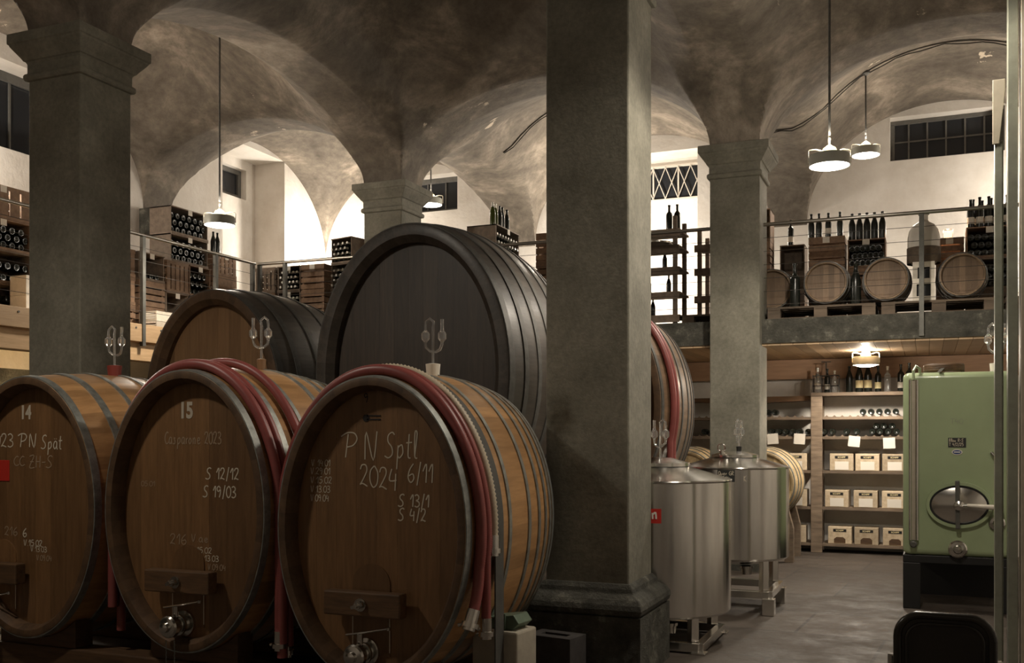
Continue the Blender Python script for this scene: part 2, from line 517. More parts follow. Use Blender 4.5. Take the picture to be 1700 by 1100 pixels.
for xb in XB:
    for yb in YB:
        nu = 56 if xb[2] else 2
        nv = 56 if yb[2] else 2
        def fn(a, c, xb=xb, yb=yb):
            a2 = (1 - math.cos(math.pi * a)) / 2 if xb[2] else a
            c2 = (1 - math.cos(math.pi * c)) / 2 if yb[2] else c
            x = xb[0] + (xb[1] - xb[0]) * a2
            y = yb[0] + (yb[1] - yb[0]) * c2
            return (x, y, vcell(xb, yb, x, y))
        vb.grid(fn, nu, nv)
def weld(me, dist=.0005):
    import bmesh
    b_ = bmesh.new()
    b_.from_mesh(me)
    bmesh.ops.remove_doubles(b_, verts=b_.verts, dist=dist)
    b_.to_mesh(me)
    b_.free()
    return me
o = struct(vb.build('ceiling', 'vault', smooth=0))
weld(o.data)
o.data.shade_smooth()
o.data.set_sharp_from_angle(angle=R(24))

def holed_wall(name, axis, p0, p1, u0, u1, z0, z1, holes, mat):
    """wall slab between p0 and p1 on AXIS with rectangular openings (u0, u1, z0, z1)"""
    mb = MB()
    us = sorted({u0, u1, *[h[0] for h in holes], *[h[1] for h in holes]})
    zs = sorted({z0, z1, *[h[2] for h in holes], *[h[3] for h in holes]})
    for a, b_ in zip(us, us[1:]):
        for c, d in zip(zs, zs[1:]):
            if any(h[0] <= a and b_ <= h[1] and h[2] <= c and d <= h[3] for h in holes):
                continue
            if axis == 'y':
                mb.box(a, b_, p0, p1, c, d)
            else:
                mb.box(p0, p1, a, b_, c, d)
    return struct(mb.build(name, mat, smooth=0))
holed_wall('wall_back', 'y', 10.0, 10.5, -9.6, 4.9, 0, 6.9,
           [(-7.8, -5.98, 5.5, 6.16), (-3.4, -1.7, 3.1, 6.12), (1.2, 2.75, 5.6, 6.25)], 'wall')
holed_wall('wall_left', 'x', -9.35, -8.72, -9.8, 10.0, 0, 6.9, [(1.9, 4.0, 5.02, 6.1), (7.02, 8.7, 3.3, 6.3)], 'wall')
struct(MB().box(4.5, 4.9, -9.8, 10.0, 0, 6.9).build('wall_right', 'wall', smooth=0))
struct(MB().box(-9.35, 4.9, -9.8, -9.4, 0, 6.9).build('wall_front', 'wall', smooth=0))
struct(MB().box(-9.6, 4.9, -9.8, 10.5, -0.2, 0).build('floor', 'floor', smooth=0))
# the backs of the window niches
holed_wall('wall_niche_left', 'x', -9.75, -9.35, 6.9, 8.9, 2.6, 6.5, [(7.3, 8.45, 5.62, 6.14)], 'wall')
struct(MB().box(-3.5, -1.6, 10.5, 10.9, 3.0, 5.42).box(-3.5, -1.6, 10.5, 10.9, 6.02, 6.3).build('wall_niche_back', 'wall', smooth=0))

def window(name, axis, plane, u0, u1, z0, z1, nm, nz, fr=0.07, mat='frame', lattice=False):
    o = bpy.data.objects.new(name, None)
    COL.objects.link(o)
    struct(o)
    mid = (u0 + u1) / 2
    o.location = (mid, plane, z0) if axis == 'y' else (plane, mid, z0)
    if axis == 'x':
        o.rotation_euler = (0, 0, R(90))
    hw, h = (u1 - u0) / 2, z1 - z0
    f = MB()
    f.box(-hw, hw, -.04, .04, 0, fr).box(-hw, hw, -.04, .04, h - fr, h).box(-hw, -hw + fr, -.04, .04, fr, h - fr).box(hw - fr, hw, -.04, .04, fr, h - fr)
    struct(f.build('window_frame', mat, o, 0, 0.006))
    mu = MB()
    for i in range(1, nm):
        x = -hw + 2 * hw * i / nm
        mu.box(x - .012, x + .012, -.025, .01, fr, h - fr)
    for i in range(1, nz):
        z = h * i / nz
        mu.box(-hw + fr, hw - fr, -.02, .01, z - .012, z + .012)
    if lattice:
        n = 8
        for i in range(n):
            a, c = -hw + 2 * hw * i / n, -hw + 2 * hw * (i + 1) / n
            mu.bar((a, -.04, fr), (c, -.04, h - fr), .018, .012)
            mu.bar((c, -.045, fr), (a, -.045, h - fr), .018, .012)
    struct(mu.build('window_bars', 'lattice' if lattice else mat, o, 0))
    struct(MB().box(-hw + fr, hw - fr, .0, .012, fr, h - fr).build('window_pane', 'pane', o, 0))
    return o
window('window_1', 'x', -9.1, 1.9, 4.0, 5.02, 6.1, 3, 1, 0.12)
window('window_2', 'x', -9.5, 7.3, 8.45, 5.62, 6.14, 2, 1, 0.08)
window('window_3', 'y', 10.3, -7.8, -5.98, 5.5, 6.16, 5, 1, 0.09)
window('window_4', 'y', 10.5, -3.4, -1.7, 5.42, 6.02, 4, 1, 0.04, 'lattice', True)
window('window_5', 'y', 10.25, 1.2, 2.75, 5.6, 6.25, 6, 2, 0.06)

# columns
def sq_profile(mb, prof):
    """square sections (overhang, z) around the column footprint"""
    vs = []
    for o, z in prof:
        vs += [(-W - o, -o, z), (o, -o, z), (o, W + o, z), (-W - o, W + o, z)]
    n = len(prof)
    fs = [(i * 4 + k, i * 4 + (k + 1) % 4, (i + 1) * 4 + (k + 1) % 4, (i + 1) * 4 + k) for i in range(n - 1) for k in range(4)]
    fs += [(3, 2, 1, 0), tuple((n - 1) * 4 + k for k in range(4))]
    return mb.add(vs, fs)
def column(x, y, label):
    t = thing('stone_column', label, 'column', (x, y, 0))
    sq_profile(MB(), [(0, 0.52), (0, 4.40)]).build('shaft', 'stone', t, 0, 0.012)
    cap = [(0.002, 4.38), (0.022, 4.385), (0.03, 4.40), (0.03, 4.425), (0.022, 4.44), (0.008, 4.445), (0.008, 4.52), (0.018, 4.54), (0.03, 4.545), (0.045, 4.57), (0.075, 4.61), (0.10, 4.645), (0.105, 4.66), (0.115, 4.665), (0.115, 4.745)]
    sq_profile(MB(), cap).build('capital', 'stone', t, 0, 0.004)
    sq_profile(MB(), [(0.0, 0.58), (0.012, 0.575), (0.03, 0.55), (0.035, 0.52), (0.06, 0.505), (0.085, 0.49), (0.105, 0.46), (0.11, 0.43), (0.10, 0.40), (0.08, 0.385)][::-1]).build('base_moulding', 'rough', t, 0, 0.008)
    # rough-hewn plinth with a broken surface
    pm = MB()
    q = 0.10
    rr = random.Random(int(abs(x * 7 + y * 13)) + 3)
    def side(ax, s):
        def fn(a, c):
            e = 0.0 if a in (0, 1) or c in (0, 1) else rr.uniform(-.016, .012)
            if ax == 'y':
                return (-W - q + (W + 2 * q) * a, (-q - e) if s < 0 else (W + q + e), 0.385 * c)
            return ((q + e) if s > 0 else (-W - q - e), -q + (W + 2 * q) * a, 0.385 * c)
        pm.grid(fn, 10, 6)
    side('y', -1); side('y', 1); side('x', 1); side('x', -1)
    pm.box(-W - q + .001, q - .001, -q + .001, W + q - .001, 0.37, 0.385)
    pm.build('plinth', 'rough', t, 60)
    return t
column(0, 0, 'large grey stone column standing in front between the oval casks and steel tanks')
column(-4.502, 0, 'grey stone column with moulded capital behind the cask numbered 14')
column(-4.502, 5.264, 'grey stone column with moulded capital rising behind the huge black cask')
column(0, 5.264, 'grey stone column between the steel tanks and the back gallery barrels')

t = thing('wall_corbel', 'dark rounded stone corbel carrying the vault on the window wall', 'corbel', (-8.72, 5.54, 4.38))
prof = [(.0, .0), (.10, .0), (.19, .03), (.24, .09), (.24, .15), (.20, .20), (.22, .22), (.22, .366), (.0, .366)]
cv = [(x, -.36, z) for x, z in prof] + [(x, .36, z) for x, z in prof]
k = len(prof)
MB().add(cv, [tuple(range(k)), tuple(range(2 * k - 1, k - 1, -1))] + [(i, i + k, (i + 1) % k + k, (i + 1) % k) for i in range(k)]).build('corbel_stone', 'rough', t, 50, .006)
# ------------------------------------------------------------------ galleries
RX, RY = -6.84, 5.42
GZ = 2.80
struct(MB().box(-8.72, 4.5, RY, 10.0, 2.53, GZ).build('floor_gallery_back', 'rough', smooth=0))
struct(MB().box(-8.72, RX - .05, -9.4, RY, 2.66, GZ).build('floor_gallery_left', 'beam', smooth=0))
t = thing('fascia_beam', 'long pale wooden edge board along the upper gallery beside the windows', 'beam', (RX - .02, -2.0, 2.60))
MB().box(-.03, .03, -7.4, 7.42, 0, .21).build('board', 'beam', t, 0, 0.006)
bolt_me = MB().cyl((.026, 0, 0), (.036, 0, 0), .012, 8).mesh('bolt', 'darksteel')
for k in range(36):
    inst('bolt', bolt_me, t, (0, -7.2 + .41 * k, .16))
mbk = tag(MB().box(-.09, .09, -7.4, 7.42, -.11, .11).build('support_beam', 'beam', None, 0, 0.008),
          'thick wooden support beam under the gallery edge beside the windows', 'beam')
mbk.location = (RX - .14, -2.0, 2.49)
# plank soffit, storage wall and header under the back gallery
sof = MB()
x = -4.0
while x < 4.3:
    sof.box(x, x + .136, RY + .02, 7.7, 2.505, 2.53)
    x += .14
struct(sof.build('ceiling_planks', 'plank', smooth=0))
struct(MB().box(-8.72, 4.5, 7.75, 7.95, 0, 2.53).build('wall_storage', 'wall', smooth=0))
tag(MB().box(-3.9, 4.4, 7.66, 7.745, 2.24, 2.50).build('header_board', 'board', None, 0, 0.006), 'wide brown wooden board along the wall above the bottle shelves', 'board')
struct(MB().box(-8.72, -8.45, -9.4, 7.75, 0, 2.30).build('wall_footing_left', 'rough', smooth=0))

def railing(name, label, p0, p1, posts, zt=3.86, zb=2.55, side=(0, 0)):
    t = thing('gallery_railing', label, 'railing', (p0[0], p0[1], GZ))
    d = (p1[0] - p0[0], p1[1] - p0[1])
    L = math.hypot(*d)
    ux, uy = d[0] / L, d[1] / L
    MB().tube([(0, 0, zt - GZ), (d[0], d[1], zt - GZ)], .021, 12).build('handrail', 'railsteel', t)
    for s in posts:
        MB().bar((ux * s, uy * s, zb - GZ), (ux * s, uy * s, zt - GZ - .015), .05, .05, (uy, -ux, 0)).build('post', 'darksteel', t, 0, .003)
    for k in range(6):
        z = .16 + .15 * k
        MB().tube([(0, 0, z), (d[0], d[1], z)], .003, 5).build('cable', 'cable', t)
    return t
railing('r', 'steel cable railing of the gallery along the window wall', (RX, -7.0), (RX, RY - .06), [2.0, 4.6, 7.4, 10.22, 11.53, 12.3])
railing('r', 'short steel cable railing in the gallery corner behind the brown cask', (RX, RY), (-5.08, RY), [.03, .45])
railing('r', 'steel cable railing between the column behind the black cask and the column by the tanks', (-4.48, RY), (-.57, RY), [1.2, 2.7])
railing('r', 'steel cable railing in front of the barrels on the back gallery', (.02, RY), (4.5, RY), [1.64, 3.6])

# ------------------------------------------------------------------ pendant lamps
def light(name, parent, loc, watts, r=0.1, col=WARM, spot=0):
    l = bpy.data.lights.new(name, 'SPOT' if spot else 'POINT')
    if spot:
        l.spot_size = R(spot)
        l.spot_blend = .35
    l.energy = watts
    l.color = col
    l.shadow_soft_size = r
    o = bpy.data.objects.new(name, l)
    COL.objects.link(o)
    o.parent = parent
    o.location = loc
    return o
def pendant(label, x, y, z, top, watts=LAMP_W, r=0.175, up=0.10, col=WARM, shade='enamel'):
    t = thing('pendant_lamp', label, 'lamp', (x, y, z), 0, 'pendant lamps under the vaults')
    s = r / .175
    MB().lathe([(.172 * s, 0), (.176 * s, 0), (.176 * s, .085), (.168 * s, .10), (.07 * s, .105), (.07 * s, .098), (.164 * s, .094), (.172 * s, .08), (.172 * s, 0)], 36).build('lamp_shade', shade, t)
    MB().lathe([(.171 * s, .012), (.12 * s, -.012), (.06 * s, -.022), (.0, -.025)], 36).build('diffuser', 'diffuser', t)
    MB().lathe([(.068 * s, .105), (.068 * s, .13), (.055 * s, .16), (.03 * s, .175), (.012, .19)], 24).build('lamp_cap', 'lampcap', t)
    for a in (0.35, 0.35 + math.pi):
        br_ = MB()
        c, s_ = math.cos(a), math.sin(a)
        br_.tube([(.05 * c, .05 * s_, .13), (.12 * c, .12 * s_, .15), (.178 * s * c, .178 * s * s_, .145), (.186 * s * c, .186 * s * s_, .135), (.186 * s * c, .186 * s * s_, .03)], .006, 6)
        br_.build('bracket', 'white', t)
    if top - z > .3:
        MB().cyl((0, 0, .18), (0, 0, top - z + .02), .011, 10).build('rod', 'darkhoop', t)
        MB().lathe([(.0, top - z), (.05, top - z), (.05, top - z - .03), (.015, top - z - .06)], 16).build('ceiling_rose', 'darkhoop', t)
    light('bulb', t, (0, 0, -.04), watts, .12, col, 168)
    if up:
        light('bulb_glow', t, (0, 0, .26) if top - z > .3 else (0, -.10, .145), watts * up, .03, col)
    return t
pendant('largest pendant lamp hanging on a rod in front of the high dark window', .91, 3.3, 3.9, vault_z(.91, 3.3), 190, up=.2)
pendant('smaller pendant lamp hanging close to the high dark window at the back', .97, 7.9, 5.17, vault_z(.97, 7.9), 90, up=.2)
pendant('pendant lamp hanging on a rod above the crates of the window wall gallery', -5.86, 3.39, 3.93, vault_z(-5.86, 3.39), 160, up=.15)
pendant('pendant lamp half hidden by the column behind the huge black cask', -5.43, 7.9, 5.08, vault_z(-5.43, 7.9), 80, up=.1)
pendant('pendant lamp hidden behind the large front column', -2.5, 7.9, 5.1, vault_z(-2.5, 7.9), 90, up=.2)
pendant('short ceiling lamp glowing above the bottle shelves under the gallery', 1.04, 6.6, 2.335, 2.53, 120, .15, .3)
pendant('short ceiling lamp under the window wall gallery behind the moulded column', -7.7, 2.9, 2.34, 2.66, 150, .15, .3, (1.0, .72, .36))
pendant('unseen pendant lamp added in the front vault bay to light the casks', -3.2, -3.0, 4.0, vault_z(-3.2, -3.0), 110, up=.35)  # added out of view to brighten the cask heads and moulded column
pendant('pendant lamp above the aisle in front of the steel tanks', 1.4, -.1, 4.12, ZS + RYP * ell(1.4 / 3.948), 210, up=.12)
def flood(label, x, y, rz, watts):
    t = thing('floodlight', label, 'lamp', (x, y, GZ), rz)
    MB().box(-.1, .1, -.08, .08, 0, .02).box(-.015, .015, -.015, .015, .02, 1.42).build('stand', 'darksteel', t, 0)
    MB().box(-.13, .13, -.05, .05, 1.42, 1.6).build('housing', 'darksteel', t, 0, .01)
    MB().box(-.11, .11, .052, .056, 1.44, 1.58).build('lens', 'diffuser', t, 0)
    light('flood_bulb', t, (0, .16, 1.64), watts, .12, (1, .91, .78))
flood('small floodlight shining at the gallery corner behind the crate stacks', -7.9, 9.1, R(35), 170)
flood('small unseen floodlight added to light the vault over the window wall gallery', -8.25, 1.1, R(-20), 150)  # added out of view to lift the vault above this gallery
flood('small floodlight shining at the barred window behind the large front column', -2.95, 9.3, 0, 170)
flood('small floodlight shining at the rear wall beyond the last gallery barrel', 3.5, 9.2, R(-20), 130)
# cable along the crown of the rear vault
cb = MB()
for s in range(2):
    pts = []
    for i in range(60):
        x = -4.2 + 8.6 * i / 59
        pts.append((x, 7.9 + .03 * s, vault_z(x, 7.9) - .012 - .03 * abs(math.sin(i * .9)) * s))
    cb.tube(pts, .008, 5)
tag(cb.build('ceiling_cable', 'cable'), 'thin black electric cable running along the vault above the rear lamps', 'cable')

# ------------------------------------------------------------------ oval casks
def oval(hw, hh, a):
    return hw * math.cos(a), hh * math.sin(a)
def cask(label, x, y, zc, hw, hh, hl, bulge, mats, group=None, hoops=(), nst=64, rim=.09, recess=.09, planks=9, rot=0.0):
    """lies along y with its head towards -y; root at the lowest point of the middle"""
    t = thing('oval_cask', label, 'cask', (x, y, zc - hh), rot, group)
    stave, head, rim_m, hoop = mats
    def sc_(yy):
        return bulge * (1 - (yy / hl) ** 2)
    def P(a, yy, off=0.0):
        e = sc_(yy) + off
        px, pz = oval(hw + e, hh + e, a)
        return (px, yy, hh + pz)
    sb = MB()
    ny, m2 = 14, nst * 2
    for j in range(ny + 1):
        sb.v += [P(math.pi * i / nst, -hl + 2 * hl * j / ny) for i in range(m2)]
    tone = [rnd.random() for _ in range(nst)]
    for j in range(ny):
        for i in range(m2):
            sb.f.append([j * m2 + i, j * m2 + (i + 1) % m2, (j + 1) * m2 + (i + 1) % m2, (j + 1) * m2 + i])
            sb.r.append(tone[i // 2])
    sb.build('staves', stave, t, 50)
    # chime with its chamfered inner edge, front and back
    for sgn in (-1, 1):
        rb = MB()
        for i in range(nst):
            a0, a1 = 2 * math.pi * i / nst, 2 * math.pi * (i + 1) / nst
            vs = []
            for a in (a0, a1):
                for off, yy in ((0, hl), (-.015, hl + .004), (-rim * .62, hl), (-rim, hl - recess * .5), (-rim, hl - recess - .02)):
                    px, pz = oval(hw + off, hh + off, a)
                    vs.append((px, sgn * yy, hh + pz))
            fs = [(k, k + 1, k + 6, k + 5) if sgn < 0 else (k + 5, k + 6, k + 1, k) for k in range(4)]
            rb.add(vs, fs, [.2, .5, .8][(i * 7 // 9) % 3])
        rb.build('chime', rim_m, t, 40)
    for sgn in (-1, 1):
        hb = MB()
        iw, ih = hw - rim + .004, hh - rim + .004
        xs = [-iw * math.cos(math.pi * k / 40) for k in range(41)]
        cuts = [-iw + 2 * iw * k / planks for k in range(planks + 1)]
        for a, c in zip(cuts, cuts[1:]):
            seq = [a + .0004] + [q for q in xs if a + .004 < q < c - .004] + [c - .0004]
            up = [(q, hh + ih * math.sqrt(max(0, 1 - (q / iw) ** 2))) for q in seq]
            dn = [(q, hh - ih * math.sqrt(max(0, 1 - (q / iw) ** 2))) for q in seq]
            yy = sgn * (hl - recess)
            vs = [(q, yy, z) for q, z in up] + [(q, yy, z) for q, z in dn]
            n = len(seq)
            fs = [(k, k + 1, n + k + 1, n + k) if sgn > 0 else (n + k, n + k + 1, k + 1, k) for k in range(n - 1)]
            hb.add(vs, fs)
        hb.build('head', head, t, 0)
    for yy, wd, mt in hoops:
        m_ = MB()
        n = nst * 2
        vs = []
        for i in range(n):
            a = 2 * math.pi * i / n
            vs += [P(a, yy - wd / 2, -.002), P(a, yy - wd / 2, .008), P(a, yy, .0085), P(a, yy + wd / 2, .008), P(a, yy + wd / 2, -.002)]
        fs = [(i * 5 + k, ((i + 1) % n) * 5 + k, ((i + 1) % n) * 5 + k + 1, i * 5 + k + 1) for i in range(n) for k in range(4)]
        m_.add(vs, fs)
        m_.build('hoop', mt or hoop, t, 40)
    return t, P
def bung(t, hw, hh, bulge, mat, r=.045, h=.07):
    MB().lathe([(r * .85, 2 * hh + bulge - .01), (r, 2 * hh + bulge + h), (r * .5, 2 * hh + bulge + h + .004)], 18, (0, .11, 0), close=True).build('bung', mat, t)

def airlock(label, x, y, z, rz=0.0, s=1.0):
    """glass fermentation lock: stem, looped tube and two bulbs"""
    t = thing('fermentation_lock', label, 'airlock', (x, y, z), rz, 'glass fermentation locks')
    a = MB()
    k = .026 * s
    # stem rising into the loop
    a.tube([(0, 0, -.01), (0, 0, .10 * s), (0, 0, .22 * s), (.004 * s, 0, .255 * s), (-.02 * s, 0, .275 * s), (-.043 * s, 0, .255 * s), (-.046 * s, 0, .225 * s), (-.046 * s, 0, .2 * s)], .0085 * s, 8)
    a.build('stem_tube', 'glass', t)
    b_ = MB()
    b_.tube([(-.046 * s, .0, .205 * s), (-.046 * s, 0, .198 * s), (-.046 * s, 0, .185 * s), (-.046 * s, 0, .15 * s), (-.046 * s, 0, .138 * s), (-.046 * s, 0, .13 * s)], [.009 * s, .014 * s, k, k, .014 * s, .009 * s], 12)
    b_.build('bulb', 'glass', t)
    c_ = MB()
    c_.tube([(-.046 * s, 0, .132 * s), (-.042 * s, 0, .10 * s), (-.02 * s, .012 * s, .078 * s), (.015 * s, .016 * s, .074 * s), (.04 * s, .012 * s, .088 * s), (.054 * s, 0, .115 * s), (.056 * s, 0, .132 * s)], .0085 * s, 8)
    c_.build('looped_tube', 'glass', t)
    d_ = MB()
    d_.tube([(.056 * s, 0, .13 * s), (.056 * s, 0, .138 * s), (.056 * s, 0, .15 * s), (.056 * s, 0, .185 * s), (.056 * s, 0, .198 * s), (.056 * s, 0, .21 * s), (.056 * s, 0, .27 * s)], [.009 * s, .014 * s, k, k, .014 * s, .010 * s, .011 * s], 12)
    d_.build('bulb', 'glass', t)
    return t

FRONT = ('stave', 'head', 'rim', 'hoop')
HOOPS = [(-.622, .05, None), (-.40, .05, None), (-.17, .035, None), (.12, .04, None), (.30, .04, None), (.44, .04, None), (.55, .045, None), (.622, .05, None)]
HW, HH, HL, BU, YC = .572, .815, .65, .05, -.745
YH = -HL + .09                       # the head plane in the cask's own frame
def head_fittings(t, zbar, ztap, xo=0.0):
    """manway bar with bolt, the manway board and the tap on a cask head"""
    y = YH
    bar_ = MB().box(-.235 + xo, .235 + xo, y - .115, y - .035, zbar - .065, zbar + .065)
    b_ = bar_.build('manway_bar', 'darkwood', t, 0, .008)
    bt = MB()
    bt.cyl((xo, y - .115, zbar), (xo, y - .125, zbar), .035, 18).cyl((xo, y - .125, zbar), (xo, y - .18, zbar), .012, 12)
    bt.bar((xo - .035, y - .155, zbar - .012), (xo + .035, y - .155, zbar + .012), .014, .018)
    bt.lathe([(.0, 0), (.02, .0), (.02, .02), (.0, .02)], 14, (xo, y - .14, zbar), 'y')
    bt.build('wing_nut', 'chrome', b_)
    # door let into the head: an arched board
    pts = []
    hwd = .115
    for k in range(13):
        a = math.pi * k / 12
        pts.append((xo + hwd * math.cos(a), zbar + .10 + .105 * math.sin(a)))
    zb_ = zbar - .40
    pts += [(xo - hwd, zb_), (xo + hwd, zb_)]
    pts = [(px, max(pz, .13)) for px, pz in pts]
    dr = MB().prism(pts, y - .006, y + .01).build('manway_board', 'head', t, 0)
    for sx in (-1, 1):
        MB().tube([(xo + sx * hwd, y - .008, zbar - .05), (xo + sx * hwd, y - .008, max(zb_, .15))], .003, 5).build('seam', 'chalk', dr)
    tp = MB()
    tp.lathe([(0, 0), (.075, 0), (.075, .02), (.05, .025), (.05, .06), (.062, .06), (.062, .075), (.05, .078), (.05, .12), (.064, .12), (.064, .15), (.055, .16), (.03, .165), (.028, .19), (.012, .195), (0, .195)], 28, (xo - .02, y - .006, ztap), 'y')
    tap = tp.build('tap', 'chrome', t)
    hd = MB()
    hd.cyl((xo - .02, y - .09, ztap + .05), (xo - .02, y - .09, ztap + .11), .018, 14)
    hd.tube([(xo - .10, y - .10, ztap + .10), (xo - .02, y - .10, ztap + .115), (xo + .16, y - .10, ztap + .15)], .006, 8)
    hd.lathe([(0, -.01), (.01, -.008), (.01, .008), (0, .01)], 10, (xo + .16, y - .10, ztap + .15))
    hd.build('tap_handle', 'chrome', tap)
    for dx in (-.02, .04):
        ch = MB()
        for k in range(26):
            z = ztap - .07 - .013 * k
            if z < -.05:
                break
            ch.tube([(xo + dx, y - .17, z), (xo + dx + .004 * (k % 2), y - .172, z - .012)], .0035, 4)
        ch.build('chain', 'darksteel', tap)

def write(t, xc, zb, items, name='chalk_writing', mat='chalk', th=.0036):
    """items: (text, x, z, height, width) in world x and z on the head"""
    for it in items:
        mb_ = MB()
        strokes(mb_, it[0], it[1] - xc, it[2] - zb, it[3], it[4], YH - .0015, th * (it[5] if len(it) > 5 else 1), it[6] if len(it) > 6 else 0)
        mb_.build(name, mat, t, 60)

# the cask with the 2024 chalk writing
c9x, c9z = -1.04, 1.0
ZB9 = c9z - HH
t, P9 = cask('oval oak cask chalked 2024 beside the large front column', c9x, YC, c9z, HW, HH, HL, BU, FRONT, 'oval casks of the front row', HOOPS, rim=.066, planks=8)
bung(t, HW, HH, BU, 'white')
head_fittings(t, .605 - ZB9, .335 - ZB9, -.03)
write(t, c9x, ZB9, [('P', -1.25, 1.385, .135, .11), ('N', -1.125, 1.375, .15, .11), ('Sptl', -.985, 1.385, .135, .20), ('2024', -1.145, 1.235, .115, .24, 1, -.12), ('6/11', -.85, 1.255, .10, .16), ('S 13/1', -.905, 1.125, .065, .19), ('S 4/2', -.905, 1.05, .065, .17),
                   ('V 14.01', -1.455, 1.335, .036, .125, .6), ('V.29.01', -1.46, 1.29, .036, .13, .6), ('V.15.02', -1.46, 1.24, .036, .14, .6), ('V.13.03', -1.46, 1.19, .036, .13, .6), ('V.09.04', -1.46, 1.14, .037, .12, .6)])
lg = MB()
strokes(lg, '9', -1.118 - c9x, 1.685 - ZB9, .05, .03, YH - .0015, .003)
lg.lathe([(0, 0), (.022, 0), (.022, .003), (0, .003)], 6, (-1.105 - c9x, YH, 1.60 - ZB9), 'y')
for dz, x1 in ((.008, .085), (-.012, .085)):
    lg.box(-1.10 - c9x, -1.10 - c9x + x1, YH - .003, YH, 1.60 + dz - ZB9, 1.605 + dz - ZB9 + .003)
lg.build('maker_mark', 'ink', t, 0)
# cask 15
c15x, c15z = -2.29, 1.064
ZB15 = c15z - HH
t, P15 = cask('oval oak cask stencilled 15, in the middle of the front row', c15x, YC, c15z, HW, HH, HL, BU, FRONT, 'oval casks of the front row', HOOPS, rim=.066, planks=8)
bung(t, HW, HH, BU, 'palehead', .03)
head_fittings(t, .655 - ZB15, .40 - ZB15, -.02)
write(t, c15x, ZB15, [('S 12/12', -2.185, 1.25, .065, .24), ('S 19/03', -2.205, 1.145, .065, .24), ('V.15.02', -2.29, .815, .034, .15, .6), ('V.13.03', -2.23, .77, .034, .14, .6)])
write(t, c15x, ZB15, [('Casparone 2023', -2.49, 1.455, .07, .42), ('V.09.04', -2.17, .72, .034, .13, .8), ('V.ae', -2.29, .88, .045, .13), ('216', -2.45, .86, .06, .13), ('.05.01', -2.68, 1.20, .03, .12, .7)], 'faded_chalk_writing', 'faint')
inst('stencil_number', text_mesh('stencil_number', '15', .13, 'paint', .8, .005), t, (-2.33 - c15x, YH - .001, 1.61 - ZB15))
# cask 14
c14x, c14z = -3.53, 1.055
ZB14 = c14z - HH
t, P14 = cask('oval oak cask stencilled 14, farthest from the large front column', c14x, YC, c14z, HW, HH, HL, BU, FRONT, 'oval casks of the front row', HOOPS, rim=.066, planks=8)
bung(t, HW, HH, BU, 'redstopper', .05)
head_fittings(t, .63 - ZB14, .36 - ZB14, -.28)
write(t, c14x, ZB14, [('2023 PN', -3.95, 1.43, .085, .44), ('Spät', -3.48, 1.42, .085, .18), ('6', -3.64, .855, .055, .04), ('V.15.02', -3.63, .80, .038, .16, .8), ('V.13.03', -3.57, .765, .034, .14, .6)])
write(t, c14x, ZB14, [('CC', -3.72, 1.31, .06, .10), ('ZH-S', -3.585, 1.30, .075, .21), ('V.09.04', -3.52, .71, .035, .13, .8), ('216', -3.80, .86, .055, .12)], 'faded_chalk_writing', 'faint')
inst('stencil_number', text_mesh('stencil_number', '14', .12, 'paint', .8, .004), t, (-3.615 - c14x, YH - .001, 1.612 - ZB14))
MB().box(-3.93 - c14x, -3.755 - c14x, YH - .004, YH - .001, 1.21 - ZB14, 1.345 - ZB14).build('sticker', 'redlabel', t, 0, .012)

airlock('glass fermentation lock in the white bung of the cask chalked 2024', c9x, YC + .11, ZB9 + 2 * HH + BU + .07, R(15))
airlock('glass fermentation lock in the bung of the cask stencilled 15', c15x, YC + .11, ZB15 + 2 * HH + BU + .07, R(195))
airlock('glass fermentation lock in the red bung of the cask stencilled 14', c14x, YC + .11, ZB14 + 2 * HH + BU + .07, R(10))

# hoses laid over the casks
def drape(c, y, a0, a1, zr, zl, off, hw=HW, hh=HH, hl=HL, bulge=BU, zb=0, yend=(0, 0), n=90, bow=0.0):
    """path over a cask: hangs on the +x side down to zr, over the top, down to zl on the -x side"""
    pts = []
    e = bulge * (1 - ((y - YC) / hl) ** 2) + off
    def q(a):
        return Vector((c[0] + (hw + e) * math.cos(a), y, c[1] + (hh + e) * math.sin(a)))
    s, f = q(a0), q(a1)
    m = max(2, int((s.z - zr) / .02))
    for i in range(m):
        k = i / m
        pts.append(Vector((s.x + yend[0] * (1 - k) ** 2, y + yend[1] * (1 - k) ** 2, zr + (s.z - zr) * k)))
    for i in range(n + 1):
        pts.append(q(a0 + (a1 - a0) * i / n))
    m = max(2, int((f.z - zl) / .02))
    for i in range(1, m + 1):
        pts.append(Vector((f.x, y, f.z + (zl - f.z) * i / m)))
    return pts
def resample(pts, step):
    out = [pts[0]]
    acc = 0.0
    for a, b_ in zip(pts, pts[1:]):
        L = (b_ - a).length
        while L > 1e-9 and acc + L >= step:
            f = (step - acc) / L
            a = a.lerp(b_, f)
            out.append(a.copy())
            L = (b_ - a).length
            acc = 0.0
        acc += L
    return out
def hose(label, pts, r, mat, ribs=.012, depth=.07, ends=True, cat='hose'):
    pts = resample([Vector(p) for p in pts], ribs / 2)
    t = thing('wine_hose', label, cat, tuple(pts[0]))
    o = pts[0].copy()
    MB().tube([p - o for p in pts], [r * (1 - depth * (i % 2)) for i in range(len(pts))], 10).build('hose_tube', mat, t, 70)
    if ends:
        c = MB()
        d = (pts[0] - pts[4]).normalized()
        c.cyl(Vector((0, 0, 0)) - d * .05, d * .02, r * 1.12, 16)
        c.cyl(d * .02, d * .045, r * 1.5, 18)
        c.cyl(d * .045, d * .06, r * 1.1, 16)
        c.cyl(Vector((-r * 1.5, 0, 0)) + d * .03, Vector((-r * 2.1, 0, 0)) + d * .035, r * .3, 8)
        c.build('coupling', 'chrome', t)
    return t
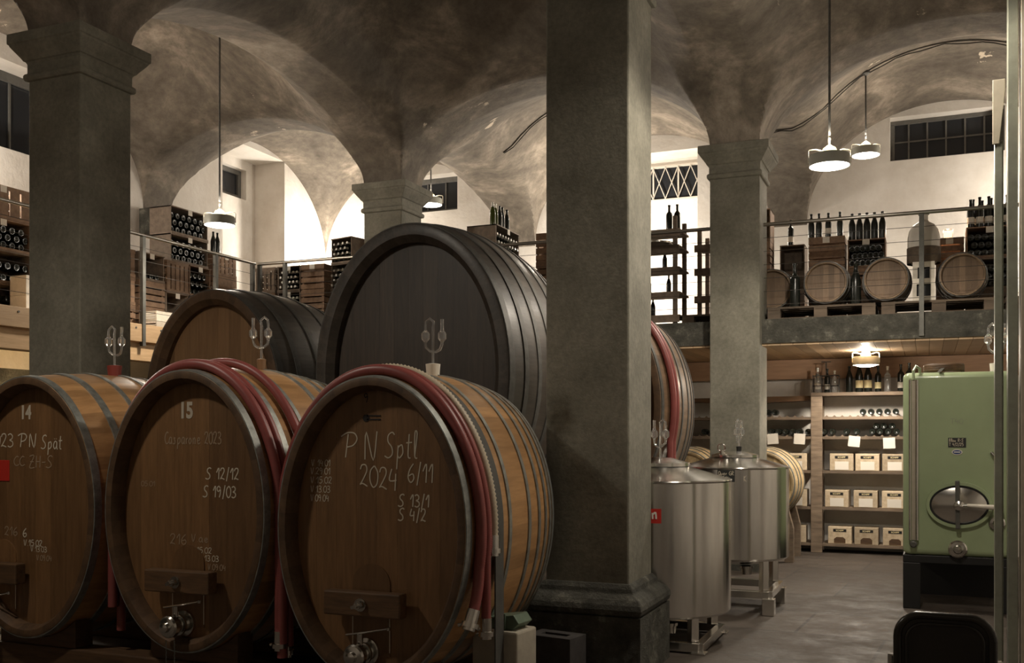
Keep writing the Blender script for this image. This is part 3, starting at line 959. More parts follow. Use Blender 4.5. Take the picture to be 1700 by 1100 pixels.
hose('dark red ribbed hose next to the chime of the cask chalked 2024', drape((c9x, c9z), -1.30, R(-12), R(172), .56, .25, .034, yend=(-.02, -.05)), .031, 'hose')
hose('dark red ribbed hose beside the cream spiral hose on the cask chalked 2024', drape((c9x, c9z), -1.235, R(-8), R(170), .50, .3, .03), .027, 'hose')
hose('cream ribbed spiral hose laid over the cask chalked 2024', drape((c9x, c9z), -1.175, R(4), R(150), .93, 1.4, .034), .029, 'ribhose', .022, .22)
hose('dark red hose nearest the chime of the cask stencilled 15', drape((c15x, c15z), -1.30, R(0), R(168), .35, .45, .034), .031, 'hose')
hose('dark red hose laid second from the chime of the cask stencilled 15', drape((c15x, c15z), -1.236, R(-5), R(165), .3, .3, .03), .028, 'hose')
hose('dark red hose laid nearest the bung of the cask stencilled 15', drape((c15x, c15z), -1.03, R(-3), R(150), .4, .5, .034), .028, 'hose')
# dark strap
sp = drape((c9x, c9z), -1.07, R(2), R(120), .02, 1.5, .012, n=60)
sm = MB()
vs = []
for i, p in enumerate(sp):
    a, b_ = sp[max(0, i - 1)], sp[min(len(sp) - 1, i + 1)]
    d = (b_ - a).normalized()
    nn = Vector((d.z, 0, -d.x)) * .004
    vs += [tuple(p + nn + Vector((0, -.055, 0))), tuple(p + nn + Vector((0, .055, 0))), tuple(p - nn + Vector((0, .055, 0))), tuple(p - nn + Vector((0, -.055, 0)))]
sm.add(vs, [(i * 4 + k, i * 4 + (k + 1) % 4, (i + 1) * 4 + (k + 1) % 4, (i + 1) * 4 + k) for i in range(len(sp) - 1) for k in range(4)])
tag(sm.build('flat_strap', 'strap', None, 40), 'dark flat strap over the cask chalked 2024, hanging straight down to the block', 'strap')

# bedding beams and blocks under the front row
for yy, nm in ((-1.22, 'front'), (-.2, 'rear')):
    bt = MB()
    bt.box(-4.4, -.62, -.09, .09, 0, .17)
    tag(bt.build('bedding_beam', 'darkwood', None, 0, .01), 'dark wooden beam on the floor under the %s ends of the three oval casks' % nm, 'beam').location = (0, yy, 0)
for cx_, zb_, nm in ((c9x, ZB9, 'cask beside the large column'), (c15x, ZB15, 'middle front cask'), (c14x, ZB14, 'front cask farthest from the large column')):
    for yy, en in ((-1.22, 'front'), (-.2, 'rear')):
        pr = []
        for k in range(11):
            x = -.32 + .064 * k
            pr.append((x, zb_ + .015 + HH - (HH + .035) * math.sqrt(1 - (x / (HW + .035)) ** 2) - .172))
        pr += [(.32, 0), (-.32, 0)]
        pr = [(a, max(b_, 0.0 if i > 10 else .005)) for i, (a, b_) in enumerate(pr)]
        o = MB().prism(pr[::-1], -.07, .07).build('saddle_block', 'darkwood', None, 0)
        o.location = (cx_, yy, .172)
        tag(o, 'dark saddle block under the %s end of the %s' % (en, nm), 'block')
bl = tag(MB().box(-.145, .145, -.11, .11, 0, .44).build('concrete_block', 'concrete', None, 0, .012), 'pale concrete block beside the cask chalked 2024', 'block')
bl.location = (-.46, -.90, 0)
bl.rotation_euler = (0, 0, R(-8))
t = thing('steel_wedge', 'green grey steel wedge lying on the pale concrete block', 'wedge', (-.47, -.90, .44), R(-8))
MB().prism([(-.12, 0), (.10, 0), (.145, .04), (.11, .085), (-.12, .05)], -.07, .08).build('wedge_body', 'greenwedge', t, 0, .005)
MB().box(.03, .065, -.084, -.072, .0, .09).build('strap_plate', 'greenwedge', t, 0, .003)
t = thing('hollow_block', 'dark hollow building block leaning against the large column base', 'block', (-.385, -.27, 0), R(-10))
hb = MB()
hw_, hd_ = .155, .10
hb.box(-hw_, hw_, -hd_, -.028, 0, .29).box(-hw_, hw_, .028, hd_, 0, .29).box(-hw_, -.09, -.028, .028, 0, .29).box(.09, hw_, -.028, .028, 0, .29).box(-.09, .09, -.028, .028, 0, .2)
hb.build('block_body', 'darkblock', t, 0)
MB().box(-hw_ - .01, hw_ + .01, -hd_ - .01, hd_ + .01, -.0, .012).build('mortar_bed', 'concrete', t, 0)
# the big casks of the second row
t, PQ = cask('huge black oval cask towering behind the front row', -1.90, 1.45, 1.98, .82, 1.12, .80, .07, ('darkstave', 'darkhead', 'darkstave', 'darkhoop'), None,
             [(-.76, .07, None), (-.55, .06, None), (-.33, .06, None), (-.10, .06, None), (.18, .06, None), (.42, .06, None), (.6, .06, None), (.74, .07, None)], 72, .13, .11, 11)
t, PP = cask('big brown oval cask between the stone column and the huge black cask', -3.98, 1.65, 1.76, .71, .99, .72, .06, ('darkstave', 'palehead', 'rim', 'darkhoop'), None,
             [(-.68, .07, None), (-.45, .06, None), (-.15, .06, None), (.2, .06, None), (.5, .06, None), (.66, .06, None)], 64, .12, .10, 10)
t, PR_ = cask('oval cask with a red hose between the large column and the steel tanks', -.80, 2.85, 1.75, .45, .80, .65, .05, ('oldstave', 'head', 'rim', 'darkhoop'), None,
             [(-.61, .05, None), (-.3, .045, None), (-.05, .04, None), (.2, .04, None), (.4, .045, None), (.6, .05, None)], 56)
def drapeR(y, off, zr):
    pts = []
    for i in range(70):
        a = R(-20) + R(150) * i / 69
        e = .05 * (1 - ((y - 2.85) / .65) ** 2) + off
        pts.append(Vector((-.80 + (.45 + e) * math.cos(a), y, 1.75 + (.80 + e) * math.sin(a))))
    return [Vector((pts[0].x, y, zr)), Vector((pts[0].x, y, (zr + pts[0].z) / 2))] + pts
hose('dark red hose nearest the head of the cask behind the large column', drapeR(2.42, .03, .7), .028, 'hose')
hose('dark red hose second from the head of the cask behind the large column', drapeR(2.50, .03, .7), .028, 'hose')
def stand(x, y0, y1, zc, hw, hh, label):
    t = thing('cask_stand', label, 'stand', (x, (y0 + y1) / 2, 0))
    d = (y1 - y0) / 2
    for s in (-1, 1):
        pr = []
        half = hw * .72
        for k in range(11):
            u = -half + 2 * half * k / 10
            pr.append((u, zc - (hh + .07) * math.sqrt(1 - (u / (hw + .07)) ** 2) - .012))
        pr += [(half, zc - hh * 1.02 - .35 if zc - hh > .4 else 0.0), (-half, zc - hh * 1.02 - .35 if zc - hh > .4 else 0.0)]
        MB().prism(pr[::-1], s * d * .62 - .08, s * d * .62 + .08).build('saddle', 'darkwood', t, 0)
        for q in (-1, 1):
            MB().box(q * half * .7 - .09, q * half * .7 + .09, s * d * .62 - .09, s * d * .62 + .09, 0, zc - hh * 1.02 - .34).build('leg', 'darkwood', t, 0)
    return t
stand(-1.90, .65, 2.25, 1.98, .82, 1.12, 'dark wooden stand carrying the huge black cask')
stand(-3.98, .93, 2.37, 1.76, .71, .99, 'dark wooden stand carrying the big brown cask')
stand(-.80, 2.2, 3.5, 1.75, .45, .80, 'dark wooden stand carrying the red-hosed cask behind the large column')

# ------------------------------------------------------------------ bottles
def bottle_mesh(name, glass, cap=None, h=.31, r=.038, style='slope', n=16):
    k = h / .31
    q = r / .038
    if style == 'slope':
        prof = [(.0, .012), (.028, .0), (.036, .0), (.038, .008), (.038, .16), (.036, .185), (.026, .222), (.0165, .25), (.0145, .262), (.0145, .29), (.0168, .292), (.0168, .308), (.0, .31)]
    else:
        prof = [(.0, .012), (.028, .0), (.036, .0), (.038, .008), (.038, .195), (.034, .212), (.02, .226), (.0145, .238), (.0140, .262), (.0140, .29), (.0168, .292), (.0168, .308), (.0, .31)]
    mb_ = MB().lathe([(a * q, b_ * k) for a, b_ in prof], n)
    me = mb_.mesh(name, glass, 50)
    if cap:
        me.materials.append(M[cap])
        for p in me.polygons:
            if p.center.z > .252 * k:
                p.material_index = 1
    return me
B_DARK = bottle_mesh('wine_bottle', 'bottle')
B_CAP = bottle_mesh('capped_wine_bottle', 'bottle', 'capsule')
B_GREEN = bottle_mesh('green_wine_bottle', 'greenbottle', 'capsule')
B_CLEAR = bottle_mesh('clear_bottle', 'glass', 'capsule', style='bordeaux')
B_BORD = bottle_mesh('tall_wine_bottle', 'bottle', None, .33, .038, 'bordeaux')
LABEL_ME = MB().lathe([(.0388, .045), (.0388, .125)], 18).mesh('paper_label', 'cream', 60)
LABELW_ME = MB().lathe([(.0388, .045), (.0388, .115)], 18).mesh('paper_label_white', 'paper', 60)
NECK_ME = MB().lathe([(.0152, .262), (.0172, .266), (.0175, .311), (.0, .312)], 16).mesh('neck_capsule', 'capsule', 50)
def stand_bottle(me, x, y, z, label, group=None, lab=None, capsule=False, s=1.0, cat='bottle', name='wine_bottle'):
    o = tag(inst(name, me, None, (x, y, z), (0, 0, rnd.random() * 6)), label, cat, group)
    o.scale = (s, s, s)
    if lab:
        inst('bottle_label', lab, o)
    if capsule:
        inst('capsule', NECK_ME, o)
    return o
def lying_rows(t, w, h, nx, nz, me, label, group, d, neck=True, z0=.03, skip=0.0, out=0.0):
    """bottles lying in an open crate T, necks (or bases) to the front; each one an object of its own"""
    bpy.context.view_layer.update()
    mw = Matrix.Translation(t.location) @ Matrix.Rotation(t.rotation_euler.z, 4, 'Z')
    for k in range(nz):
        for i in range(nx):
            if rnd.random() < skip:
                continue
            x = -w / 2 + .05 + (w - .10) * (i + .5 * (k % 2) * (1 if nx > 3 else 0)) / max(1, nx - .5)
            z = z0 + .038 + k * (h - .09) / max(1, nz)
            y = (-d / 2 + .315 - out) if neck else (-d / 2 + .03 - out)
            rot = R(90) if neck else R(-90)
            o = inst('wine_bottle', me)
            o.matrix_world = mw @ Matrix.Translation((x, y, z)) @ Matrix.Rotation(rot, 4, 'X')
            tag(o, label, 'bottle', group)

# ------------------------------------------------------------------ crates
def crate(label, x, y, z, rz, w_, d, h, style='slat_h', mat='crate', tagged=False, group=None, n=4):
    t = thing('wine_crate', label, 'crate', (x, y, z), rz, group)
    th = .014
    c = MB()
    c.box(-w_ / 2, w_ / 2, -d / 2, d / 2, 0, th)
    c.box(-w_ / 2, w_ / 2, d / 2 - th, d / 2, th, h)
    c.build('carcass', mat, t, 0)
    for sx in (-1, 1):
        s_ = MB()
        for k in range(n):
            a, b_ = th + (h - th) * k / n + .004, th + (h - th) * (k + 1) / n - .012 * (k < n - 1)
            s_.box(sx * w_ / 2 - (th if sx > 0 else 0), sx * w_ / 2 + (0 if sx > 0 else th), -d / 2 + .001, d / 2 - .001, a, b_)
        if style == 'open':
            s_ = MB().box(sx * w_ / 2 - (th if sx > 0 else 0), sx * w_ / 2 + (0 if sx > 0 else th), -d / 2, d / 2 - th, th, h)
        s_.build('side_boards', mat, t, 0)
    f = MB()
    if style == 'slat_h':
        for k in range(n):
            a, b_ = th + (h - th) * k / n + .004, th + (h - th) * (k + 1) / n - .016 * (k < n - 1)
            f.box(-w_ / 2, w_ / 2, -d / 2 - th, -d / 2, a, b_)
        for sx in (-1, 1):
            MB().box(sx * (w_ / 2 - .03) - .015, sx * (w_ / 2 - .03) + .015, -d / 2, -d / 2 + .02, th, h - .003).build('corner_post', mat, t, 0)
    elif style == 'slat_v':
        f.box(-w_ / 2, w_ / 2, -d / 2 - th, -d / 2, 0, .04).box(-w_ / 2, w_ / 2, -d / 2 - th, -d / 2, h - .045, h)
        m_ = 5
        for k in range(m_):
            a, b_ = -w_ / 2 + w_ * k / m_ + .008, -w_ / 2 + w_ * (k + 1) / m_ - .012
            f.box(a, b_, -d / 2 - th + .002, -d / 2 - .001, .04, h - .045)
    elif style == 'solid':
        f.box(-w_ / 2, w_ / 2, -d / 2 - th, -d / 2, 0, h)
    else:
        MB().box(-w_ / 2, w_ / 2, -d / 2 - th, -d / 2, 0, .03).build('lower_lip', mat, t, 0)
        f.box(-w_ / 2, w_ / 2, -d / 2 - th, d / 2, h - th, h)
    f.build('front_boards', mat, t, 0)
    if tagged:
        MB().box(-.045, .035, -d / 2 - th - .004, -d / 2 - th - .001, h - .075, h - .005).build('paper_tag', 'paper', t, 0)
    return t
LEV = {1: [''], 2: ['lower', 'upper'], 3: ['bottom', 'middle', 'top'], 4: ['bottom', 'second', 'third', 'top'], 5: ['bottom', 'second', 'third', 'fourth', 'top']}
def stack(where, x, y, z, rz, w_, d, specs):
    """specs from the floor up: (height, style, material, tagged, bottles or None)"""
    out = []
    for i, (h, style, mat, tg, bt) in enumerate(specs):
        look = {'open': 'open', 'slat_h': 'slatted', 'slat_v': 'upright-slatted', 'solid': 'closed'}[style]
        tone = {'crate': 'brown', 'crateb': 'grey-brown', 'crater': 'reddish', 'whitewood': 'white'}[mat]
        t = crate(f'{tone} {look} crate, {LEV[len(specs)][i]} of stack {where}', x, y, z, rz, w_, d, h, style, mat, tg)
        if bt:
            nx, nz, me, neck, out_ = bt
            what = 'necks outward' if neck else 'bases outward'
            lying_rows(t, w_, h, nx, nz, me, f'dark bottle lying in {LEV[len(specs)][i]} crate of stack {where}', f'bottles in the {LEV[len(specs)][i]} crate of the stack {where}', d, neck, out=out_)
        out.append(t)
        z += h + .003
    return z
# --- back gallery, right of the column by the tanks
GZ0 = GZ + .001
c_ = 'crate'; cb_ = 'crateb'
zA = stack('behind the second back gallery barrel', .59, 6.8, GZ0, 0, .42, .34, [(.365, 'slat_h', c_, 0, None), (.365, 'slat_h', cb_, 0, None), (.365, 'slat_h', c_, 1, None)])
zB = stack('behind the third back gallery barrel', 1.045, 6.8, GZ0, 0, .43, .34, [(.345, 'slat_h', cb_, 0, None), (.345, 'slat_h', c_, 0, None), (.345, 'open', c_, 1, (6, 3, B_DARK, False, 0))])
zC = stack('behind the demijohn', 1.96, 6.85, GZ0, 0, .30, .34, [(.33, 'slat_h', c_, 0, None), (.33, 'slat_h', cb_, 0, None), (.33, 'slat_h', c_, 1, None)])
zD = stack('behind the last back gallery barrel', 2.38, 6.8, GZ0, 0, .50, .36, [(.36, 'slat_h', cb_, 0, None), (.36, 'open', cb_, 0, (6, 3, B_DARK, False, 0)), (.36, 'open', c_, 1, (6, 3, B_DARK, False, 0))])
zE = stack('behind the half hidden gallery barrel', .15, 7.1, GZ0, 0, .30, .34, [(.36, 'slat_h', c_, 0, None), (.36, 'slat_h', cb_, 0, None), (.36, 'open', cb_, 0, None)])
zF = stack('directly behind the rear column', -.25, 6.75, GZ0, 0, .36, .34, [(.36, 'slat_h', c_, 0, None), (.36, 'slat_h', cb_, 0, None), (.36, 'slat_h', c_, 0, None), (.40, 'open', c_, 0, None)])
for i, x in enumerate((.40, .49, .60, .735)):
    stand_bottle(B_DARK, x, 6.74, zA, f'{ORD[i]} from the column of four bottles on the crate behind the second barrel', 'four bottles on a crate', LABELW_ME if i == 2 else None)
for i, x in enumerate((.875, .96, 1.045, 1.13, 1.22)):
    stand_bottle(B_DARK, x, 6.74 + .01 * (i % 2), zB, f'{ORD[i]} from the column of five bottles on the bottle-filled crate', 'five bottles on a crate', s=1.08)
for i in range(10):
    row, k = divmod(i, 5)
    x = 2.18 + .095 * k + .03 * row
    stand_bottle(B_BORD if i % 3 else B_DARK, x, 6.70 + .1 * row, zD, f'{ORD[k]} labelled bottle of the {"rear" if row else "front"} row behind the last gallery barrel', 'bottles on the last crate', LABELW_ME, s=1.08)
stand_bottle(B_BORD, .12, 7.02, zE, 'dark bottle with white label standing alone beside the rear column', None, LABELW_ME)
t = thing('candle_glass', 'glowing candle glass on the crate beside the demijohn', 'candle', (1.94, 6.78, zC))
MB().lathe([(.03, 0), (.045, .01), (.05, .08), (.04, .09), (.0, .085)], 18).build('candle', 'candle', t)
MB().lathe([(.046, .0), (.053, .01), (.057, .11), (.054, .11), (.05, .012), (.0, .004)], 18).build('holder', 'glass', t)
light('candle_flame', t, (0, 0, .14), 2.5, .03, (1, .55, .28))

def pallet(label, x, y, z, w_=1.15, d=.8):
    t = thing('pallet', label, 'pallet', (x, y, z))
    for k in range(5):
        yy = -d / 2 + (d - .12) * k / 4
        MB().box(-w_ / 2, w_ / 2, yy, yy + .12, .122, .144).build('deck_board', 'pallet', t, 0)
    for yy in (-d / 2, -.05, d / 2 - .1):
        for xx in (-w_ / 2, -.07, w_ / 2 - .14):
            MB().box(xx, xx + .14, yy, yy + .1, .022, .1).build('block', 'pallet', t, 0)
        MB().box(-w_ / 2, w_ / 2, yy, yy + .1, 0, .022).build('runner', 'pallet', t, 0)
    for xx in (-w_ / 2, -.07, w_ / 2 - .14):
        MB().box(xx, xx + .14, -d / 2, d / 2, .1, .122).build('stringer', 'pallet', t, 0)
    return t
pallet('wooden pallet under the barrels nearest the rear column', .62, 5.95, GZ)
pallet('wooden pallet under the last barrel of the back gallery', 1.83, 5.95, GZ)
pallet('wooden pallet at the end of the back gallery beyond the barrels', 3.05, 5.95, GZ)
pallet('wooden pallet behind the rear column on the gallery', -.53, 6.28, GZ, .95)
def barrique(label, x, y, zc, r, L, mats, group):
    return cask(label, x, y, zc, r, r, L / 2, r * .14, mats, group, [(-L * .46, .03, None), (-L * .30, .025, None), (-L * .16, .025, None), (L * .16, .025, None), (L * .30, .025, None), (L * .46, .03, None)], 28, r * .10, .035, 7)
BM = ('barrique', 'barriquehead', 'barrique', 'darkhoop')
PZ = GZ + .144
barrique('small oak barrel half hidden by the rear column on the back gallery', .04, 6.28, PZ + .26, .225, .74, BM, 'barrels on the back gallery')
barrique('small oak barrel second from the rear column on the back gallery', .67, 5.97, PZ + .26, .225, .74, BM, 'barrels on the back gallery')
barrique('small oak barrel third from the rear column on the back gallery', 1.30, 5.97, PZ + .26, .225, .74, BM, 'barrels on the back gallery')
barrique('small oak barrel beyond the demijohn on the back gallery', 2.06, 5.97, PZ + .26, .225, .74, BM, 'barrels on the back gallery')
stand_bottle(B_BORD, .335, 5.64, PZ, 'tall dark bottle standing between the first two small barrels', s=1.5)
stand_bottle(B_DARK, .985, 5.66, PZ, 'tall dark bottle standing between the second and third small barrels', s=1.5)
t = thing('wine_carton', 'pale carton with two dark openings below the demijohn', 'box', (1.68, 5.74, PZ))
cbx = MB()
for x0, x1, z0, z1 in ((-.11, .11, 0, .05), (-.11, -.07, .05, .18), (.07, .11, .05, .18), (-.11, .11, .18, .24), (-.11, -.06, .24, .36), (.06, .11, .24, .36), (-.11, .11, .36, .42)):
    cbx.box(x0, x1, -.16, -.15, z0, z1)
cbx.box(-.11, -.10, -.15, .16, 0, .42).box(.10, .11, -.15, .16, 0, .42).box(-.10, .10, .15, .16, 0, .42).box(-.10, .10, -.15, .15, .41, .42)
cbx.build('carton', 'whitewood', t, 0)
MB().box(-.1, .1, -.12, -.1, .01, .40).build('carton_inside', 'black', t, 0)
t = thing('demijohn', 'big dusty glass demijohn standing on the pale carton', 'demijohn', (1.68, 5.74, PZ + .42))
MB().lathe([(.0, .0), (.12, .0), (.15, .03), (.165, .12), (.165, .28), (.15, .36), (.11, .42), (.06, .45), (.045, .47), (.045, .52), (.05, .53), (.0, .53)], 32).build('glass_body', 'demijohn', t)
MB().lathe([(.0, .525), (.055, .53), (.055, .545), (.03, .56), (.0, .56)], 20).build('stopper', 'darkhoop', t)
MB().lathe([(.166, .0), (.172, .0), (.172, .17), (.166, .17)], 32).build('basket', 'pallet', t)

# --- back gallery, between the two columns
def rack(label, x, y, w_, d, levels, h):
    t = thing('bottle_rack', label, 'rack', (x, y, GZ))
    for sx in (-1, 1):
        for sy in (-1, 1):
            MB().box(sx * w_ / 2 - .025, sx * w_ / 2 + .025, sy * d / 2 - .025, sy * d / 2 + .025, 0, h).build('post', 'crateb', t, 0)
    for z in levels:
        s_ = MB()
        for k in range(4):
            yy = -d / 2 + d * k / 3.999
            s_.box(-w_ / 2 - .06, w_ / 2 + .06, yy, yy + d / 4 - .015, z, z + .022)
        s_.build('shelf', 'crateb', t, 0)
        MB().box(-w_ / 2 - .06, w_ / 2 + .06, -d / 2 - .045, -d / 2 - .026, z - .07, z + .02).build('rail', 'crateb', t, 0)
    return t
LV = (.14, .42, .72, .98, 1.18)
rack('wooden rack with stacked shelves beside the large front column', -1.42, 6.2, .62, .5, LV, 1.36)
rack('wooden rack with stacked shelves half hidden by the rear column', -.72, 6.95, .5, .5, (.14, .45, .8, 1.1), 1.3)
t = thing('steel_bowl', 'steel bowl on the top shelf of the rack beside the large front column', 'bowl', (-1.42, 6.2, GZ + 1.003))
MB().lathe([(.0, .0), (.16, .0), (.22, .07), (.22, .09), (.20, .09), (.15, .012), (.0, .01)], 28).build('bowl_body', 'steel', t)
for i, (x, z) in enumerate(((-1.6, .742), (-1.3, .742), (-1.5, .442), (-1.25, .442), (-1.45, .162))):
    stand_bottle(B_CAP, x, 6.2, GZ + z, f'{ORD[i]} dark bottle inside the rack by the large front column', 'bottles in the rack', s=.8)
for i, x in enumerate((-1.22, -1.12, -1.62)):
    stand_bottle(B_BORD, x, 6.1, GZ + 1.203, f'{ORD[i]} tall bottle on top of the rack beside the large front column', 'bottles on the rack')
for i, x in enumerate((-.8, -.68)):
    stand_bottle(B_BORD, x, 6.9, GZ + 1.123, f'{ORD[i]} tall bottle on top of the rack half hidden by the rear column', 'bottles on the second rack')
# --- back gallery, above the huge black cask
zz = stack('holding green bottles above the black cask', -3.72, 6.42, GZ0, R(90), .80, .42, [(.36, 'slat_h', cb_, 0, None), (.36, 'open', cb_, 0, (8, 3, B_CAP, True, .01)), (.36, 'open', cb_, 0, (8, 3, B_CAP, True, .01)), (.38, 'open', cb_, 1, (8, 3, B_CAP, True, .01))])
for i, y in enumerate((6.12, 6.21, 6.35, 6.44, 6.60)):
    stand_bottle(B_GREEN if i < 2 else B_DARK, -3.6, y, zz, f'{ORD[i]} bottle, {"green" if i < 2 else "dark"}, in the row on the crate above the black cask', 'bottles on the tall bottle crate')
stack('between black cask and large front column', -3.12, 7.25, GZ0, 0, .46, .36, [(.37, 'slat_h', c_, 0, None), (.37, 'slat_h', 'crater', 0, None), (.37, 'slat_h', c_, 0, None), (.40, 'slat_h', c_, 0, None)])
stack('squeezed against the large front column', -2.72, 7.2, GZ0, 0, .26, .30, [(.37, 'slat_v', 'crater', 0, None), (.37, 'slat_v', 'crater', 0, None), (.37, 'slat_v', 'crater', 0, None), (.40, 'slat_v', 'crater', 0, None)])
t = thing('bucket', 'small dark bucket on a crate above the huge black cask', 'bucket', (-4.18, 6.42, GZ + 1.235))
MB().lathe([(.0, .0), (.075, .0), (.09, .16), (.098, .165), (.098, .185), (.085, .185), (.07, .012), (.0, .01)], 22).build('bucket_body', 'darksteel', t)
stack('under the small bucket', -4.18, 6.42, GZ0, 0, .36, .34, [(.41, 'slat_h', cb_, 0, None), (.41, 'slat_h', cb_, 0, None), (.405, 'slat_h', cb_, 0, None)])
# --- gallery corner behind the brown cask
stack('of bottle necks in the gallery corner', -6.62, 6.02, GZ0, 0, .38, .36, [(.36, 'slat_h', cb_, 0, None), (.36, 'open', cb_, 1, (5, 4, B_CAP, True, .02)), (.36, 'open', cb_, 1, (5, 4, B_CAP, True, .02))])
stack('beside the gallery corner post', -7.02, 6.02, GZ0, 0, .34, .36, [(.36, 'slat_h', c_, 0, None), (.36, 'slat_h', c_, 1, None), (.36, 'slat_v', cb_, 0, None)])
stack('with tagged slats in the gallery corner', -6.22, 6.02, GZ0, 0, .38, .36, [(.36, 'slat_h', c_, 1, None), (.36, 'slat_h', c_, 0, None), (.36, 'slat_h', c_, 1, None)])
stack('with protruding bottle necks by the column', -5.78, 6.15, GZ0, R(-14), .40, .40, [(.36, 'open', cb_, 0, (4, 3, B_CAP, True, .05)), (.36, 'open', cb_, 0, (4, 3, B_CAP, True, .05)), (.36, 'open', cb_, 0, (4, 4, B_CAP, True, .05)), (.36, 'open', cb_, 0, (4, 4, B_CAP, True, .05))])
stack('directly behind the black cask column', -5.36, 6.5, GZ0, 0, .38, .36, [(.385, 'slat_h', cb_, 0, None)] * 3 + [(.385, 'solid', cb_, 0, None)])
# --- window wall gallery
stack('beside the post near the moulded column', -7.78, 4.2, GZ0, R(90), .46, .36, [(.345, 'slat_h', c_, 0, None), (.345, 'slat_h', c_, 0, None), (.36, 'open', cb_, 1, (4, 1, B_DARK, False, 0))])
stack('half hidden by the moulded column', -7.8, 3.7, GZ0, R(90), .44, .36, [(.35, 'slat_h', c_, 0, None), (.35, 'slat_v', c_, 0, None), (.35, 'slat_v', c_, 0, None)])
zL = stack('under the pendant lamp by the column', -7.78, 4.68, GZ0, R(90), .43, .36, [(.30, 'slat_h', c_, 0, None), (.30, 'open', cb_, 1, None), (.42, 'slat_v', c_, 0, None)])
stack('under the pendant lamp by the corner', -7.78, 5.14, GZ0, R(90), .43, .36, [(.30, 'slat_h', c_, 0, None), (.30, 'open', cb_, 1, (4, 2, B_DARK, False, 0)), (.42, 'open', c_, 1, (4, 3, B_DARK, False, 0))])
stack('of tall crates at the pendant lamp', -7.80, 4.95, zL, R(90), .74, .36, [(.37, 'open', cb_, 1, (6, 3, B_DARK, False, 0)), (.37, 'open', cb_, 1, (6, 3, B_DARK, False, 0))])
z3 = stack('with pale slits by the gallery corner', -7.78, 5.70, GZ0, R(90), .44, .36, [(.32, 'slat_h', c_, 0, None), (.32, 'slat_h', cb_, 0, None), (.32, 'solid', c_, 0, None), (.32, 'slat_v', c_, 1, None)])
for i, y in enumerate((5.54, 5.63)):
    stand_bottle(B_DARK, -7.7, y, z3, f'{ORD[i]} dark bottle below the pendant lamp of the window wall gallery', 'two bottles below the lamp')
for i in range(2):
    t = crate(f'small white wooden box, {["lower","upper"][i]} of two by the railing post', -7.32, 4.02, GZ0 + .13 * i, R(90), .40, .26, .125, 'solid', 'whitewood')
stack('by the dark window', -7.8, 1.95, GZ0, R(90), .74, .36, [(.36, 'open', cb_, 0, (6, 2, B_DARK, False, 0)), (.36, 'open', cb_, 0, (6, 2, B_DARK, False, 0)), (.34, 'open', c_, 1, (6, 3, B_DARK, False, 0)), (.36, 'slat_v', c_, 1, None)])
for i in range(2):
    t = thing('wine_carton', f'grey white wine carton, {["lower","upper"][i]} of two beside the moulded column', 'box', (-7.42, 2.12, GZ0 + .22 * i + .12 - .12), R(90))
    MB().box(-.15, .15, -.12, .12, 0, .218).build('carton', 'whitewood', t, 0, .004)
    MB().box(-.09, .09, -.1225, -.1202, .14, .175).build('name_strip', 'black', t, 0)

# ------------------------------------------------------------------ storage shelves under the gallery
t = thing('bottle_shelf', 'old wooden shelving with bottles and cartons under the back gallery', 'shelf', (0, 7.3, 0))
for x in (-1.7, .405, 2.0):
    MB().box(x - .07, x + .07, 0, .07, 0, 2.0).build('post', 'shelfwood', t, 0, .005)
    MB().box(x - .06, x + .06, .36, .42, 0, 2.0).build('rear_post', 'shelfwood', t, 0)
SHZ = (1.735, 1.485, 1.05, .585, .12)
for z in SHZ:
    for x0, x1 in ((-1.63, .333), (.477, 1.93)):
        b_ = MB().box(x0, x1, .005, .43, z - .035, z)
        if z in (1.735, 1.485):
            n = int((x1 - x0) / .095)
            for k in range(n):
                xx = x0 + .03 + .095 * k
                b_.prism([(xx, z), (xx + .045, z), (xx + .022, z + .02)], .01, .04)
        b_.build('shelf_board', 'shelfwood', t, 0)
MB().box(.335, 2.05, -.01, .43, 2.0, 2.045).build('top_board', 'shelfwood', t, 0, .004)
MB().prism([(-1.7, 1.99), (.33, 2.01), (.33, 1.95), (-.3, 1.925), (-1.7, 1.95)], .1, .4).build('sagging_board', 'darkwood', t, 0)
TY = 7.3
def xs(u):
    return .40 + (u - 1355) * .00750
shelf_b = [(1353, B_CLEAR, 1, 'clear bottle with white label, first in the wire carrier', 1.05), (1369, B_BORD, 1, 'slim dark bottle, second in the wire carrier', .95), (1381, B_CLEAR, 0, 'clear bottle with pale cap, third in the wire carrier', .92),
           (1405, B_DARK, 0, 'broad dark bottle standing alone next to the wire carrier', 1.1), (1421, B_DARK, 2, 'cream labelled tall bottle, nearer the wire carrier of the pair', 1.22), (1435, B_DARK, 2, 'cream labelled tall bottle, farther from the wire carrier of the pair', 1.22),
           (1451, B_BORD, 2, 'short bottle with a plain yellow label on the shelf top', 1.0), (1466, B_CLEAR, 0, 'clear empty bottle beside the yellow labelled bottle', 1.05), (1487, B_BORD, 1, 'dusty dark bottle second from the green tank on the shelf top', 1.05), (1500, B_BORD, 0, 'dark bottle beside the green tank on the shelf top', 1.1)]
for u, me, lab, nm, s in shelf_b:
    stand_bottle(me, xs(u) + .02, TY + .16, 2.046, nm, 'bottles on the shelf top', {0: None, 1: LABELW_ME, 2: LABEL_ME}[lab], lab == 2 and s > 1.1, s)
t = thing('bottle_carrier', 'dark wire bottle carrier with three bottles on the shelf top', 'carrier', (xs(1367) + .02, TY + .16, 2.046))
wc = MB()
for z in (.09, .22):
    wc.tube([(-.16, -.06, z), (.16, -.06, z), (.16, .06, z), (-.16, .06, z), (-.16, -.06, z)], .005, 6)
